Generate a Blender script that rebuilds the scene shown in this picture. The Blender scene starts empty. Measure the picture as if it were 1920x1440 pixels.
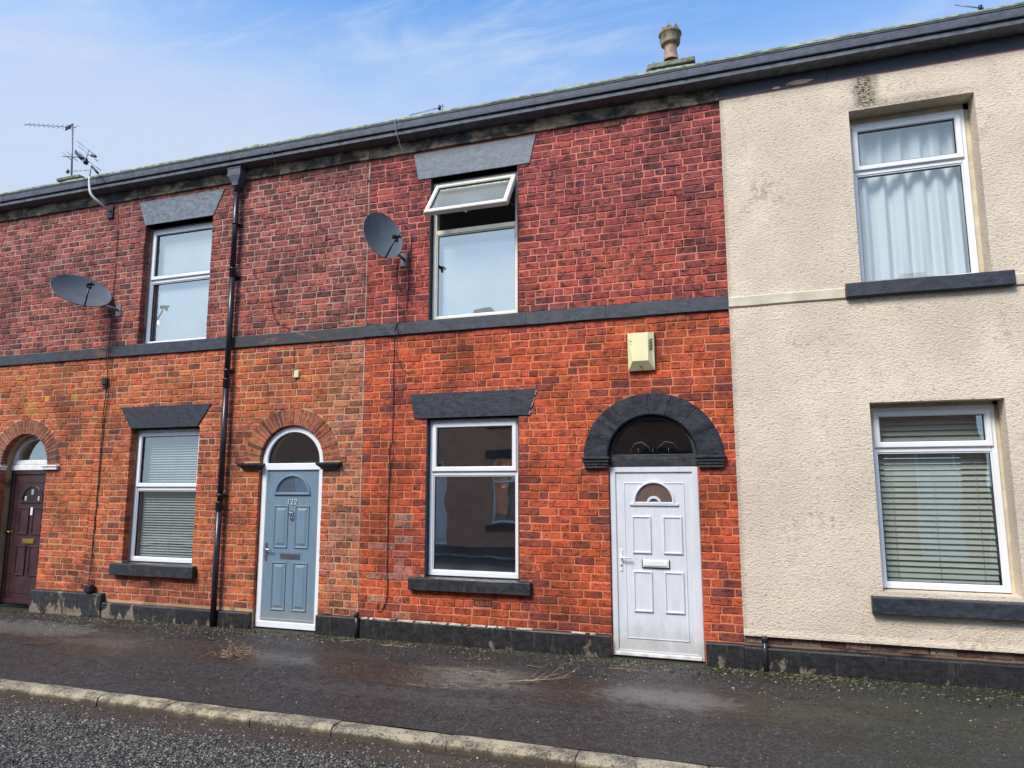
import bpy, math, random
import numpy as np
from mathutils import Vector, Matrix

rng = random.Random(7)
nrng = np.random.RandomState(11)
S = bpy.context.scene
COL = S.collection
R = math.radians

# ------------------------------------------------------------------ camera
CAM = Vector((0.0, -7.926, 1.912))
_y, _p, _r = R(18.756), R(7.998), R(-0.09)
_f = Vector((-math.sin(_y) * math.cos(_p), math.cos(_y) * math.cos(_p), math.sin(_p)))
_rt = Vector((math.cos(_y), math.sin(_y), 0))
_up = _rt.cross(_f)
RT = _rt * math.cos(_r) + _up * math.sin(_r)
UP = _up * math.cos(_r) - _rt * math.sin(_r)
FW = _f
cd = bpy.data.cameras.new('camera')
cam = bpy.data.objects.new('camera', cd)
COL.objects.link(cam)
m = Matrix((RT, UP, -FW)).transposed().to_4x4()
m.translation = CAM
cam.matrix_world = m
cd.sensor_width = 36
cd.lens = 1304 / 1920 * 36
cd.clip_start = 0.05
cd.clip_end = 2000
S.camera = cam

# ------------------------------------------------------------------ light
SUN_EL, SUN_ROT = 47, 203
w = bpy.data.worlds.new('World')
S.world = w
w.use_nodes = True


def nd(nt, t, ins=None, **props):
    n = nt.nodes.new(t)
    for k, v in props.items():
        setattr(n, k, v)
    for k, v in (ins or {}).items():
        if isinstance(v, bpy.types.NodeSocket):
            nt.links.new(v, n.inputs[k])
        else:
            n.inputs[k].default_value = v
    return n


def math_(nt, op, a, b=0.0, c=None, clamp=False):
    ins = {0: a, 1: b}
    if c is not None:
        ins[2] = c
    return nd(nt, 'ShaderNodeMath', ins, operation=op, use_clamp=clamp).outputs[0]


def mixc(nt, f, a, b, blend='MIX'):
    n = nt.nodes.new('ShaderNodeMix')
    n.data_type = 'RGBA'
    n.blend_type = blend
    for idx, v in ((0, f), (6, a), (7, b)):
        if isinstance(v, bpy.types.NodeSocket):
            nt.links.new(v, n.inputs[idx])
        else:
            if idx and len(v) == 3:
                v = (*v, 1)
            n.inputs[idx].default_value = v
    return n.outputs[2]


def ramp(nt, f, lo, hi):
    """0 below lo, 1 above hi (smooth)"""
    n = nd(nt, 'ShaderNodeMapRange', {0: f, 1: lo, 2: hi, 3: 0.0, 4: 1.0}, interpolation_type='SMOOTHSTEP')
    return n.outputs[0]


def noise(nt, vec, scale, detail=4.0, rough=0.55, dist=0.0):
    return nd(nt, 'ShaderNodeTexNoise', {'Vector': vec, 'Scale': scale, 'Detail': detail, 'Roughness': rough,
                                         'Distortion': dist}).outputs[0]


nt = w.node_tree
nt.nodes.clear()
sky = nd(nt, 'ShaderNodeTexSky', sky_type='NISHITA', sun_disc=False, sun_elevation=R(SUN_EL), sun_rotation=R(SUN_ROT),
         air_density=1.0, dust_density=0.3, ozone_density=3.0, altitude=0)
tc = nd(nt, 'ShaderNodeTexCoord')
sep = nd(nt, 'ShaderNodeSeparateXYZ', {0: tc.outputs['Generated']})
dz = math_(nt, 'MAXIMUM', sep.outputs[2], 0.02)
den = math_(nt, 'ADD', dz, 0.12)
px = math_(nt, 'DIVIDE', sep.outputs[0], den)
py = math_(nt, 'DIVIDE', sep.outputs[1], den)
pv = nd(nt, 'ShaderNodeCombineXYZ', {0: math_(nt, 'MULTIPLY', px, 0.8), 1: math_(nt, 'MULTIPLY', py, 1.7), 2: 0.0}).outputs[0]
n1 = noise(nt, pv, 1.05, 7.0, 0.56, 0.25)
haze = math_(nt, 'SUBTRACT', 1.0, ramp(nt, sep.outputs[2], 0.40, 0.645))
haze = math_(nt, 'MULTIPLY', haze, 0.90)
WSEED = 3.3
pw = nd(nt, 'ShaderNodeCombineXYZ', {0: math_(nt, 'MULTIPLY', px, 0.9), 1: math_(nt, 'MULTIPLY', py, 3.6), 2: WSEED}).outputs[0]
wn = noise(nt, pw, 1.5, 8.0, 0.6, 0.7)
wisp = math_(nt, 'MULTIPLY', ramp(nt, wn, 0.49, 0.72), 0.75)
side = math_(nt, 'ADD', math_(nt, 'MULTIPLY', sep.outputs[0], -0.22), math_(nt, 'MULTIPLY', sep.outputs[1], 0.05))
cl = math_(nt, 'MULTIPLY', ramp(nt, math_(nt, 'ADD', n1, side), 0.44, 0.80), 0.85)
cl = math_(nt, 'MULTIPLY', cl, math_(nt, 'SUBTRACT', 1.12, ramp(nt, sep.outputs[2], 0.46, 0.64)))
fac = math_(nt, 'SUBTRACT', 1.0, math_(nt, 'MULTIPLY', math_(nt, 'SUBTRACT', 1.0, haze), math_(nt, 'MULTIPLY', math_(nt, 'SUBTRACT', 1.0, cl), math_(nt, 'SUBTRACT', 1.0, wisp))), clamp=True)
SKYK = 0.10
blue = mixc(nt, 1.0, sky.outputs[0], (0.45, 1.02, 1.40), 'MULTIPLY')
# thin haze scatters sunlight forward, so the veil is brighter round the sun
_sd = (math.sin(R(SUN_ROT)) * math.cos(R(SUN_EL)), math.cos(R(SUN_ROT)) * math.cos(R(SUN_EL)), math.sin(R(SUN_EL)))
ct = nd(nt, 'ShaderNodeVectorMath', {0: tc.outputs['Generated'], 1: _sd}, operation='DOT_PRODUCT').outputs['Value']
aur = math_(nt, 'ADD', 1.0, math_(nt, 'MULTIPLY', math_(nt, 'POWER', math_(nt, 'MAXIMUM', ct, 0.0), 3.0), 0.9))
veil = nd(nt, 'ShaderNodeVectorMath', {0: (2.62, 3.12, 3.95), 'Scale': aur}, operation='SCALE').outputs[0]
skyc = mixc(nt, fac, blue, veil)
bg = nd(nt, 'ShaderNodeBackground', {0: skyc, 1: SKYK})
nt.links.new(bg.outputs[0], nd(nt, 'ShaderNodeOutputWorld').inputs[0])

sd = bpy.data.lights.new('sun', 'SUN')
sd.energy = 2.0
sd.angle = R(22)
sd.color = (1.0, 0.91, 0.79)
sun = bpy.data.objects.new('sun', sd)
COL.objects.link(sun)
sdir = Vector((math.sin(R(SUN_ROT)) * math.cos(R(SUN_EL)), math.cos(R(SUN_ROT)) * math.cos(R(SUN_EL)), math.sin(R(SUN_EL))))
sun.rotation_euler = sdir.to_track_quat('Z', 'Y').to_euler()
sun.location = (0, -10, 20)
S.view_settings.view_transform = 'Standard'
S.view_settings.look = 'None'
S.view_settings.gamma = 1
S.view_settings.use_curve_mapping = False
S.view_settings.exposure = 1.2
S.render.engine = 'CYCLES'
S.cycles.max_bounces = 8
S.cycles.transparent_max_bounces = 12
S.cycles.caustics_reflective = False
S.cycles.caustics_refractive = False
S.cycles.use_denoising = True


# ------------------------------------------------------------------ python value noise
_perm = nrng.rand(64, 64)


def vnoise(x, z):
    xi, zi = math.floor(x), math.floor(z)
    fx, fz = x - xi, z - zi
    fx, fz = fx * fx * (3 - 2 * fx), fz * fz * (3 - 2 * fz)
    g = lambda i, j: _perm[i % 64, j % 64]
    return (g(xi, zi) * (1 - fx) + g(xi + 1, zi) * fx) * (1 - fz) + (g(xi, zi + 1) * (1 - fx) + g(xi + 1, zi + 1) * fx) * fz


def fnoise(x, z):
    return 0.6 * vnoise(x, z) + 0.3 * vnoise(2.1 * x + 7, 2.1 * z + 3) + 0.1 * vnoise(4.3 * x + 17, 4.3 * z + 9)


# ------------------------------------------------------------------ materials
def material(name):
    mt = bpy.data.materials.new(name)
    mt.use_nodes = True
    t = mt.node_tree
    b = t.nodes['Principled BSDF']
    return mt, t, b


def setin(t, b, **kw):
    names = dict(color='Base Color', rough='Roughness', metal='Metallic', spec='Specular IOR Level', normal='Normal', coat='Coat Weight')
    for k, v in kw.items():
        s = b.inputs[names[k]]
        if isinstance(v, bpy.types.NodeSocket):
            t.links.new(v, s)
        else:
            s.default_value = (*v, 1) if k == 'color' else v


def pos(t):
    return nd(t, 'ShaderNodeNewGeometry').outputs['Position']


def bump(t, h, strength, dist=0.01):
    return nd(t, 'ShaderNodeBump', {'Height': h, 'Strength': strength, 'Distance': dist}).outputs[0]


def mapped(t, v, sx, sy, sz):
    return nd(t, 'ShaderNodeMapping', {'Vector': v, 'Scale': (sx, sy, sz)}).outputs[0]


def plain(name, c, rough=0.6, metal=0.0, var=0.12, scale=6.0, bmp=0.0, bscale=60.0, spec=0.5):
    mt, t, b = material(name)
    p = pos(t)
    n = noise(t, p, scale, 5.0, 0.6)
    f = ramp(t, n, 0.3, 0.7)
    lo = tuple(v * (1 - var) for v in c)
    hi = tuple(min(0.95, v * (1 + var)) for v in c)
    setin(t, b, color=mixc(t, f, lo, hi), rough=rough, metal=metal, spec=spec)
    if bmp:
        setin(t, b, normal=bump(t, noise(t, p, bscale, 4.0), bmp))
    return mt


def brick_mat(name, source):
    mt, t, b = material(name)
    p = pos(t)
    if source == 'OBJECT':
        c = nd(t, 'ShaderNodeObjectInfo').outputs['Color']
    else:
        c = nd(t, 'ShaderNodeAttribute', attribute_name='tint', attribute_type='GEOMETRY').outputs['Color']
    n1 = noise(t, mapped(t, p, 1, 1, 1.3), 9.5, 5.0, 0.62, 0.5)
    n5 = noise(t, p, 1.25, 5.0, 0.6)
    n2 = noise(t, p, 55.0, 4.0, 0.65)
    n3 = noise(t, mapped(t, p, 1, 1, 1.6), 10.0, 5.0, 0.6, 0.3)
    up_ = ramp(t, nd(t, 'ShaderNodeSeparateXYZ', {0: p}).outputs[2], 3.5, 4.1)
    kk = math_(t, 'ADD', 0.62, math_(t, 'MULTIPLY', up_, 0.30))
    dark = mixc(t, 1.0, c, (0.22, 0.26, 0.34), 'MULTIPLY')
    col = mixc(t, math_(t, 'MULTIPLY', ramp(t, n1, 0.46, 0.66), kk), c, dark)
    col = mixc(t, math_(t, 'MULTIPLY', ramp(t, n3, 0.56, 0.66), kk), col, (0.038, 0.030, 0.036))
    col = mixc(t, math_(t, 'MULTIPLY', ramp(t, n5, 0.46, 0.64), 0.6), col, mixc(t, 1.0, col, (0.30, 0.34, 0.40), 'MULTIPLY'))
    light = mixc(t, 0.35, c, (0.55, 0.21, 0.13))
    col = mixc(t, math_(t, 'MULTIPLY', ramp(t, n2, 0.57, 0.72), 0.4), col, light)
    col = mixc(t, math_(t, 'MULTIPLY', ramp(t, n2, 0.42, 0.30), 0.6), col, dark)
    n6 = noise(t, p, 27.0, 4.0, 0.7)
    col = mixc(t, math_(t, 'MULTIPLY', ramp(t, n6, 0.56, 0.66), 0.72), col, (0.030, 0.022, 0.024))
    h = math_(t, 'ADD', math_(t, 'MULTIPLY', n1, 0.7), math_(t, 'MULTIPLY', n2, 0.5))
    h = math_(t, 'SUBTRACT', h, math_(t, 'MULTIPLY', ramp(t, n6, 0.54, 0.68), 0.8))
    setin(t, b, color=col, rough=0.82, spec=0.28, normal=bump(t, h, 0.55, 0.012))
    return mt


def mortar_mat(name, low, upc, smear):
    mt, t, b = material(name)
    p = pos(t)
    z = nd(t, 'ShaderNodeSeparateXYZ', {0: p}).outputs[2]
    c = mixc(t, ramp(t, z, 3.7, 4.0), low, upc)
    n = noise(t, p, 2.2, 6.0, 0.65)
    c = mixc(t, math_(t, 'MULTIPLY', ramp(t, n, 0.52, 0.68), smear), c, (0.05, 0.035, 0.03))
    n5 = noise(t, p, 1.25, 5.0, 0.6)
    c = mixc(t, math_(t, 'MULTIPLY', ramp(t, n5, 0.46, 0.64), 0.5), c, mixc(t, 1.0, c, (0.32, 0.34, 0.38), 'MULTIPLY'))
    n2 = noise(t, p, 40.0, 4.0)
    c = mixc(t, math_(t, 'MULTIPLY', ramp(t, n2, 0.35, 0.7), 0.35), c, mixc(t, 1.0, c, (0.5, 0.45, 0.42), 'MULTIPLY'))
    setin(t, b, color=c, rough=0.95, spec=0.15, normal=bump(t, n2, 0.5, 0.006))
    return mt


def peel_mat(name, paint, under, amount, scale=3.0, rough=0.42, streak=False, low_z=None, grain=1.0, worn=0.0, soft=0.05):
    """painted stone: paint that has flaked off in noise shaped patches"""
    mt, t, b = material(name)
    p = pos(t)
    v = mapped(t, p, 1, 1, 0.5 if streak else 1.6)
    n = noise(t, v, scale, 8.0, 0.62, 0.3)
    if low_z is not None:
        z = nd(t, 'ShaderNodeSeparateXYZ', {0: p}).outputs[2]
        n = math_(t, 'ADD', n, math_(t, 'MULTIPLY', math_(t, 'SUBTRACT', 1.0, ramp(t, z, low_z[0], low_z[1])), low_z[2]))
    f = ramp(t, n, 1 - amount, 1 - amount + soft)
    n2 = noise(t, mapped(t, p, 1, 1, 1.7), 11.0, 7.0, 0.68)
    pc = mixc(t, ramp(t, n2, 0.32, 0.7), tuple(c * 0.62 for c in paint), tuple(c * 1.38 for c in paint))
    n4 = noise(t, mapped(t, p, 9, 9, 1.2), 3.0, 4.0, 0.6)
    if worn:
        pc = mixc(t, math_(t, 'MULTIPLY', ramp(t, n4, 0.55, 0.75), worn), pc, tuple(u * 0.55 for u in under))
    n3 = noise(t, p, 22.0, 6.0, 0.7)
    uc = mixc(t, ramp(t, n3, 0.35, 0.68), tuple(c * 0.5 for c in under), under)
    rr = nd(t, 'ShaderNodeMapRange', {0: n2, 1: 0.3, 2: 0.7, 3: rough - 0.07, 4: rough + 0.15}).outputs[0]
    n5 = noise(t, mapped(t, p, 1, 1, 1.3), 42.0 * grain, 6.0, 0.7)
    h = math_(t, 'ADD', n5, math_(t, 'MULTIPLY', f, -0.6))
    setin(t, b, color=mixc(t, f, pc, uc), rough=rr, normal=bump(t, h, 0.5, 0.008))
    return mt


def glass_mat(name, refl, tint=(0.93, 0.97, 0.96), wob=0.03, rough=0.012):
    mt, t, b = material(name)
    t.nodes.remove(b)
    out = [n for n in t.nodes if n.type == 'OUTPUT_MATERIAL'][0]
    p = pos(t)
    nn = bump(t, noise(t, p, 1.6, 1.0), wob, 0.1)
    bf = nd(t, 'ShaderNodeNewGeometry').outputs['Backfacing']
    ior = math_(t, 'SUBTRACT', 1.5, math_(t, 'MULTIPLY', bf, 1.5 - 1 / 1.5))     # a thin sheet: the same from both sides
    lw = nd(t, 'ShaderNodeFresnel', {'IOR': ior}).outputs[0]
    f = math_(t, 'ADD', math_(t, 'MULTIPLY', lw, 1.0), refl, clamp=True)
    tr = nd(t, 'ShaderNodeBsdfTransparent', {0: (*tint, 1)}).outputs[0]
    gl = nd(t, 'ShaderNodeBsdfGlossy', {0: (0.90, 0.98, 0.95, 1), 'Roughness': rough, 'Normal': nn}).outputs[0]
    mx = nd(t, 'ShaderNodeMixShader', {0: f, 1: tr, 2: gl}).outputs[0]
    t.links.new(mx, out.inputs[0])
    return mt


def render_mat(name, c, stain):
    mt, t, b = material(name)
    p = pos(t)
    s = nd(t, 'ShaderNodeSeparateXYZ', {0: p})
    n = noise(t, p, 0.9, 6.0, 0.6)
    col = mixc(t, ramp(t, n, 0.35, 0.68), tuple(v * 0.86 for v in c), tuple(min(.9, v * 1.07) for v in c))
    n2 = noise(t, mapped(t, p, 1, 1, 1.7), 30.0, 5.0, 0.65, 0.6)
    n3 = noise(t, p, 95.0, 3.0, 0.6)
    pits = math_(t, 'MULTIPLY', ramp(t, n2, 0.44, 0.34), 0.62)
    col = mixc(t, pits, col, tuple(v * q for v, q in zip(c, (0.45, 0.40, 0.33))))
    g = noise(t, p, 1.7, 5.0, 0.65)
    g2 = noise(t, p, 17.0, 4.0, 0.7)
    gm = math_(t, 'MULTIPLY', math_(t, 'MULTIPLY', ramp(t, g, 0.5, 0.72), ramp(t, g2, 0.45, 0.62)), 0.55)
    col = mixc(t, gm, col, (0.22, 0.17, 0.09))
    # drip stain below the leaking gutter joint
    for (cx, z0, z1, wd, am) in stain:
        dx = math_(t, 'ABSOLUTE', math_(t, 'SUBTRACT', math_(t, 'ADD', s.outputs[0], math_(t, 'MULTIPLY', math_(t, 'SUBTRACT', g2, 0.5), 0.12)), cx))
        mx = math_(t, 'SUBTRACT', 1.0, ramp(t, dx, wd * 0.25, wd))
        mz = math_(t, 'MULTIPLY', ramp(t, s.outputs[2], z0 - 0.05, z0 + 0.05), math_(t, 'SUBTRACT', 1.0, ramp(t, s.outputs[2], z1, z1 + 0.1)))
        k = math_(t, 'MULTIPLY', math_(t, 'MULTIPLY', mx, mz), math_(t, 'MULTIPLY', ramp(t, n2, 0.32, 0.6), am))
        col = mixc(t, k, col, (0.05, 0.05, 0.03))
    h = math_(t, 'ADD', n2, math_(t, 'MULTIPLY', n3, 0.35))
    setin(t, b, color=col, rough=0.92, spec=0.2, normal=bump(t, h, 0.85, 0.022))
    return mt


def pavement_mat():
    mt, t, b = material('worn_asphalt')
    p = pos(t)
    s = nd(t, 'ShaderNodeSeparateXYZ', {0: p})
    fine = noise(t, p, 85.0, 3.0, 0.7)
    mid = noise(t, p, 9.0, 6.0, 0.65)
    big = noise(t, mapped(t, p, 0.55, 1.6, 1), 1.3, 5.0, 0.6)
    grain = noise(t, p, 34.0, 5.0, 0.72)
    spk = nd(t, 'ShaderNodeTexVoronoi', {'Vector': p, 'Scale': 48.0})
    sc_ = nd(t, 'ShaderNodeSeparateColor', {0: spk.outputs['Color']}).outputs[0]
    col = mixc(t, ramp(t, math_(t, 'ADD', math_(t, 'MULTIPLY', fine, .45), math_(t, 'MULTIPLY', grain, .55)), 0.37, 0.63), (0.005, 0.0046, 0.0046), (0.080, 0.070, 0.065))
    stone = math_(t, 'MULTIPLY', math_(t, 'MULTIPLY', ramp(t, sc_, .74, .84), ramp(t, spk.outputs['Distance'], .45, .30)), .42)
    col = mixc(t, stone, col, (0.22, 0.20, 0.17))
    col = mixc(t, math_(t, 'MULTIPLY', ramp(t, mid, 0.46, 0.62), .6), col, mixc(t, 1.0, col, (0.45, 0.42, 0.40), 'MULTIPLY'))
    col = mixc(t, math_(t, 'MULTIPLY', ramp(t, big, 0.5, 0.68), .5), col, (0.028, 0.023, 0.019))
    # silt left by the flow of rain along the middle of the pavement
    d = math_(t, 'ABSOLUTE', math_(t, 'SUBTRACT', math_(t, 'ADD', s.outputs[1], math_(t, 'MULTIPLY', math_(t, 'SUBTRACT', big, 0.5), 1.3)), -1.22))
    silt = math_(t, 'SUBTRACT', 1.0, ramp(t, d, 0.18, 0.48))
    silt = math_(t, 'MULTIPLY', silt, ramp(t, mid, 0.22, 0.52))
    siltc = mixc(t, ramp(t, grain, 0.3, 0.7), (0.026, 0.0215, 0.018), (0.074, 0.061, 0.050))
    col = mixc(t, math_(t, 'MULTIPLY', silt, 0.9), col, siltc)
    # soil and moss against the walls
    ed = math_(t, 'SUBTRACT', 1.0, ramp(t, math_(t, 'ADD', s.outputs[1], math_(t, 'MULTIPLY', mid, -0.5)), -0.62, -0.30))
    ed = math_(t, 'SUBTRACT', 1.0, ed)
    col = mixc(t, math_(t, 'MULTIPLY', ed, 0.6), col, mixc(t, ramp(t, mid, 0.4, 0.62), (0.045, 0.034, 0.024), (0.045, 0.055, 0.018)))
    # green film towards the cream house
    gr = math_(t, 'MULTIPLY', ramp(t, s.outputs[0], -1.2, 2.0), ramp(t, mid, 0.36, 0.58))
    col = mixc(t, math_(t, 'MULTIPLY', gr, 0.55), col, (0.038, 0.052, 0.026))
    # pale silt patches; the far left one paints a grey reflection into the colour
    for (cx, cy, rx, ry, a) in ((-0.80, -1.25, 0.75, 0.30, 0.6), (-9.2, -0.85, 1.3, 0.42, 0.65), (-7.6, -1.2, 0.7, 0.2, 0.3), (-3.2, -1.9, 1.4, .2, .15)):
        ex = math_(t, 'DIVIDE', math_(t, 'SUBTRACT', s.outputs[0], cx), rx)
        ey = math_(t, 'DIVIDE', math_(t, 'SUBTRACT', s.outputs[1], cy), ry)
        rr = math_(t, 'ADD', math_(t, 'MULTIPLY', ex, ex), math_(t, 'MULTIPLY', ey, ey))
        rr = math_(t, 'ADD', rr, math_(t, 'MULTIPLY', math_(t, 'SUBTRACT', mid, 0.5), 3.2))
        rr = math_(t, 'ADD', rr, math_(t, 'MULTIPLY', math_(t, 'SUBTRACT', grain, 0.5), 1.2))
        k = math_(t, 'MULTIPLY', math_(t, 'SUBTRACT', 1.0, ramp(t, rr, 0.2, 1.1)), a)
        col = mixc(t, k, col, mixc(t, fine, (0.12, 0.115, 0.10), (0.20, 0.19, 0.165)))
    rough = nd(t, 'ShaderNodeMapRange', {0: big, 1: 0.35, 2: 0.65, 3: 0.70, 4: 0.30}).outputs[0]
    rough = math_(t, 'SUBTRACT', rough, math_(t, 'MULTIPLY', silt, 0.22), clamp=True)
    hh = math_(t, 'ADD', math_(t, 'ADD', fine, grain), math_(t, 'MULTIPLY', mid, 0.8))
    hs = math_(t, 'MULTIPLY', hh, math_(t, 'SUBTRACT', 1.0, math_(t, 'MULTIPLY', silt, 0.7)))
    setin(t, b, color=col, rough=rough, spec=0.4, normal=bump(t, hs, 0.75, 0.016))
    return mt


def road_mat():
    mt, t, b = material('chipped_road_asphalt')
    p = pos(t)
    s = nd(t, 'ShaderNodeSeparateXYZ', {0: p})
    vo = nd(t, 'ShaderNodeTexVoronoi', {'Vector': p, 'Scale': 62.0, 'Randomness': 1.0})
    cellc = nd(t, 'ShaderNodeSeparateColor', {0: vo.outputs['Color']}).outputs[0]
    chip = mixc(t, ramp(t, cellc, 0.45, 0.95), (0.035, 0.032, 0.028), (0.20, 0.185, 0.155))
    gap = ramp(t, vo.outputs['Distance'], 0.42, 0.62)
    col = mixc(t, gap, chip, (0.016, 0.015, 0.014))
    mid = noise(t, p, 3.0, 6.0, 0.65)
    e = math_(t, 'ADD', s.outputs[1], math_(t, 'MULTIPLY', math_(t, 'SUBTRACT', mid, 0.5), 0.55))
    silt = ramp(t, e, -3.22, -2.98)
    sc = mixc(t, noise(t, p, 30.0, 4.0), (0.025, 0.018, 0.013), (0.085, 0.062, 0.045))
    col = mixc(t, math_(t, 'MULTIPLY', silt, 0.9), col, sc)
    col = mixc(t, math_(t, 'MULTIPLY', ramp(t, mid, 0.55, 0.72), 0.6), col, sc)
    h = math_(t, 'SUBTRACT', 1.0, vo.outputs['Distance'])
    h = math_(t, 'MULTIPLY', h, math_(t, 'SUBTRACT', 1.0, math_(t, 'MULTIPLY', silt, 0.7)))
    setin(t, b, color=col, rough=0.55, spec=0.45, normal=bump(t, h, 0.8, 0.012))
    return mt


def kerb_mat():
    mt, t, b = material('lichened_kerb_stone')
    p = pos(t)
    n = noise(t, p, 5.0, 6.0, 0.65)
    f = noise(t, p, 55.0, 4.0, 0.7)
    oi = nd(t, 'ShaderNodeObjectInfo').outputs['Random']
    col = mixc(t, ramp(t, n, 0.38, 0.64), (0.20, 0.16, 0.11), (0.46, 0.385, 0.235))
    col = mixc(t, math_(t, 'MULTIPLY', oi, 0.4), col, (0.30, 0.27, 0.20))
    col = mixc(t, math_(t, 'MULTIPLY', ramp(t, math_(t, 'ADD', f, math_(t, 'MULTIPLY', math_(t, 'SUBTRACT', n, .5), -.5)), 0.50, 0.60), 0.8), col, (0.06, 0.048, 0.035))
    z = nd(t, 'ShaderNodeSeparateXYZ', {0: p}).outputs[2]
    low = math_(t, 'SUBTRACT', 1.0, ramp(t, math_(t, 'ADD', z, math_(t, 'MULTIPLY', math_(t, 'SUBTRACT', n, 0.5), 0.08)), -0.088, -0.048))
    col = mixc(t, math_(t, 'MULTIPLY', low, 0.9), col, mixc(t, f, (0.03, 0.022, 0.016), (0.09, 0.066, 0.045)))
    setin(t, b, color=col, rough=0.85, normal=bump(t, f, 0.7, 0.01))
    return mt


def grimy(name, c, rough):
    """painted or plastic door that collects dirt near the ground"""
    mt, t, b = material(name)
    p = pos(t)
    z = nd(t, 'ShaderNodeSeparateXYZ', {0: p}).outputs[2]
    n = noise(t, p, 7.0, 6.0, 0.68)
    n2 = noise(t, mapped(t, p, 1, 1, .25), 12.0, 5.0, 0.6)
    d = math_(t, 'SUBTRACT', 1.0, ramp(t, math_(t, 'ADD', z, math_(t, 'MULTIPLY', math_(t, 'SUBTRACT', n, .5), -.5)), 0.04, 0.42))
    col = mixc(t, ramp(t, n2, .35, .7), tuple(v * .94 for v in c), tuple(v * 1.04 for v in c))
    col = mixc(t, math_(t, 'MULTIPLY', d, .5), col, (0.33, 0.29, 0.22))
    col = mixc(t, math_(t, 'MULTIPLY', ramp(t, n, .66, .76), .25), col, (0.30, 0.28, 0.24))
    setin(t, b, color=col, rough=rough, normal=bump(t, n2, .03, .01))
    return mt


M = {}
M['brick_object'] = brick_mat('weathered_brick', 'OBJECT')
M['brick_mass'] = brick_mat('weathered_brick_mass', 'GEOMETRY')
M['mortar_red'] = mortar_mat('reddened_mortar', (0.72, 0.235, 0.115), (0.68, 0.235, 0.165), 0.75)
M['mortar_buff'] = mortar_mat('buff_mortar', (0.56, 0.335, 0.195), (0.47, 0.315, 0.24), 0.7)
M['mortar_dirty'] = mortar_mat('dirty_base_mortar', (0.22, 0.15, 0.105), (0.22, 0.15, 0.105), 0.9)
M['paint_black'] = peel_mat('dark_slate_paint', (0.027, 0.031, 0.041), (0.30, 0.25, 0.18), 0.24, 5.0)
M['paint_arch'] = peel_mat('black_gloss_stone_paint', (0.021, 0.024, 0.031), (0.30, 0.25, 0.18), 0.22, 6.0, 0.34, worn=0.12)
M['paint_grey'] = peel_mat('blue_grey_stone_paint', (0.135, 0.16, 0.195), (0.2, 0.19, 0.17), 0.18, 4.0, 0.5)
M['paint_band'] = peel_mat('slate_grey_band_paint', (0.036, 0.042, 0.055), (0.28, 0.22, 0.15), 0.25, 6.0, 0.42)
M['paint_band_old'] = peel_mat('sooty_band_stone', (0.040, 0.038, 0.042), (0.17, 0.095, 0.065), 0.42, 2.2, 0.6)
M['paint_plinth'] = peel_mat('flaking_black_plinth_paint', (0.017, 0.016, 0.017), (0.20, 0.165, 0.12), 0.36, 6.5, 0.42, True, (0.0, 0.18, 0.07), worn=0.5)
M['paint_plinth_bad'] = peel_mat('badly_flaked_plinth_paint', (0.024, 0.024, 0.027), (0.30, 0.225, 0.165), 0.43, 4.6, 0.45, True, (0.0, 0.22, 0.09), worn=0.5)
M['paint_sill'] = peel_mat('flaking_black_sill_paint', (0.026, 0.027, 0.031), (0.42, 0.36, 0.26), 0.29, 9.0, 0.4, worn=0.2)
M['gutter'] = peel_mat('gutter_paint', (0.080, 0.092, 0.120), (0.20, 0.20, 0.19), 0.24, 5.0, 0.62)
M['cornice'] = peel_mat('cornice_paint', (0.125, 0.138, 0.170), (0.24, 0.20, 0.15), 0.32, 2.6, 0.62, worn=0.2)
M['frieze_stone'] = peel_mat('sooty_frieze_stone', (0.024, 0.022, 0.024), (0.42, 0.32, 0.195), 0.57, 2.6, 0.7, soft=0.20)
M['frieze_buff'] = peel_mat('bare_frieze_stone', (0.05, 0.04, 0.03), (0.45, 0.35, 0.21), 0.58, 3.0, 0.8, soft=0.2)
M['frieze_paint'] = peel_mat('navy_frieze_paint', (0.030, 0.034, 0.048), (0.36, 0.26, 0.18), 0.235, 2.2, 0.42)
M['moss_edge'] = plain('moss_on_gutter', (0.30, 0.35, 0.22), 0.95, var=0.5, scale=9, bmp=0.6)
M['upvc'] = plain('white_plastic', (0.80, 0.81, 0.82), 0.28, var=0.03, scale=3)
M['upvc_cream'] = plain('yellowed_plastic', (0.78, 0.75, 0.64), 0.3, var=0.05, scale=4)
M['upvc_door'] = grimy('white_door_plastic', (0.655, 0.667, 0.692), .34)
M['upvc_grime'] = plain('grimy_white_plastic', (0.66, 0.65, 0.60), 0.45, var=0.25, scale=9)
M['seal'] = plain('black_rubber', (0.015, 0.015, 0.016), 0.6)
M['glass'] = glass_mat('window_glass', 0.34)
M['glass_sky'] = glass_mat('coated_window_glass', 0.36)
M['glass_clear'] = glass_mat('clear_room_glass', 0.56)
M['glass_blind'] = glass_mat('blind_window_glass', 0.24)
M['glass_obscure'] = glass_mat('obscure_window_glass', 0.55, (0.6, 0.64, 0.65), 0.3, 0.32)
M['glass_net'] = glass_mat('curtained_window_glass', 0.16)
M['glass_dark'] = glass_mat('fanlight_glass', 0.12, (0.55, 0.55, 0.56))
M['glass_door'] = glass_mat('brown_door_glass', 0.05, (0.5, 0.40, 0.36))
M['blue_door'] = grimy('grey_blue_door', (0.160, 0.240, 0.305), .40)
M['maroon'] = plain('mahogany_door', (0.050, 0.020, 0.022), 0.35, var=0.3, scale=5)
M['chrome'] = plain('chrome', (0.62, 0.62, 0.62), 0.22, 1.0)
M['silver'] = plain('satin_silver', (0.66, 0.68, 0.70), 0.35, 0.15)
M['brass'] = plain('brass', (0.62, 0.40, 0.09), 0.3, 1.0)
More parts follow.
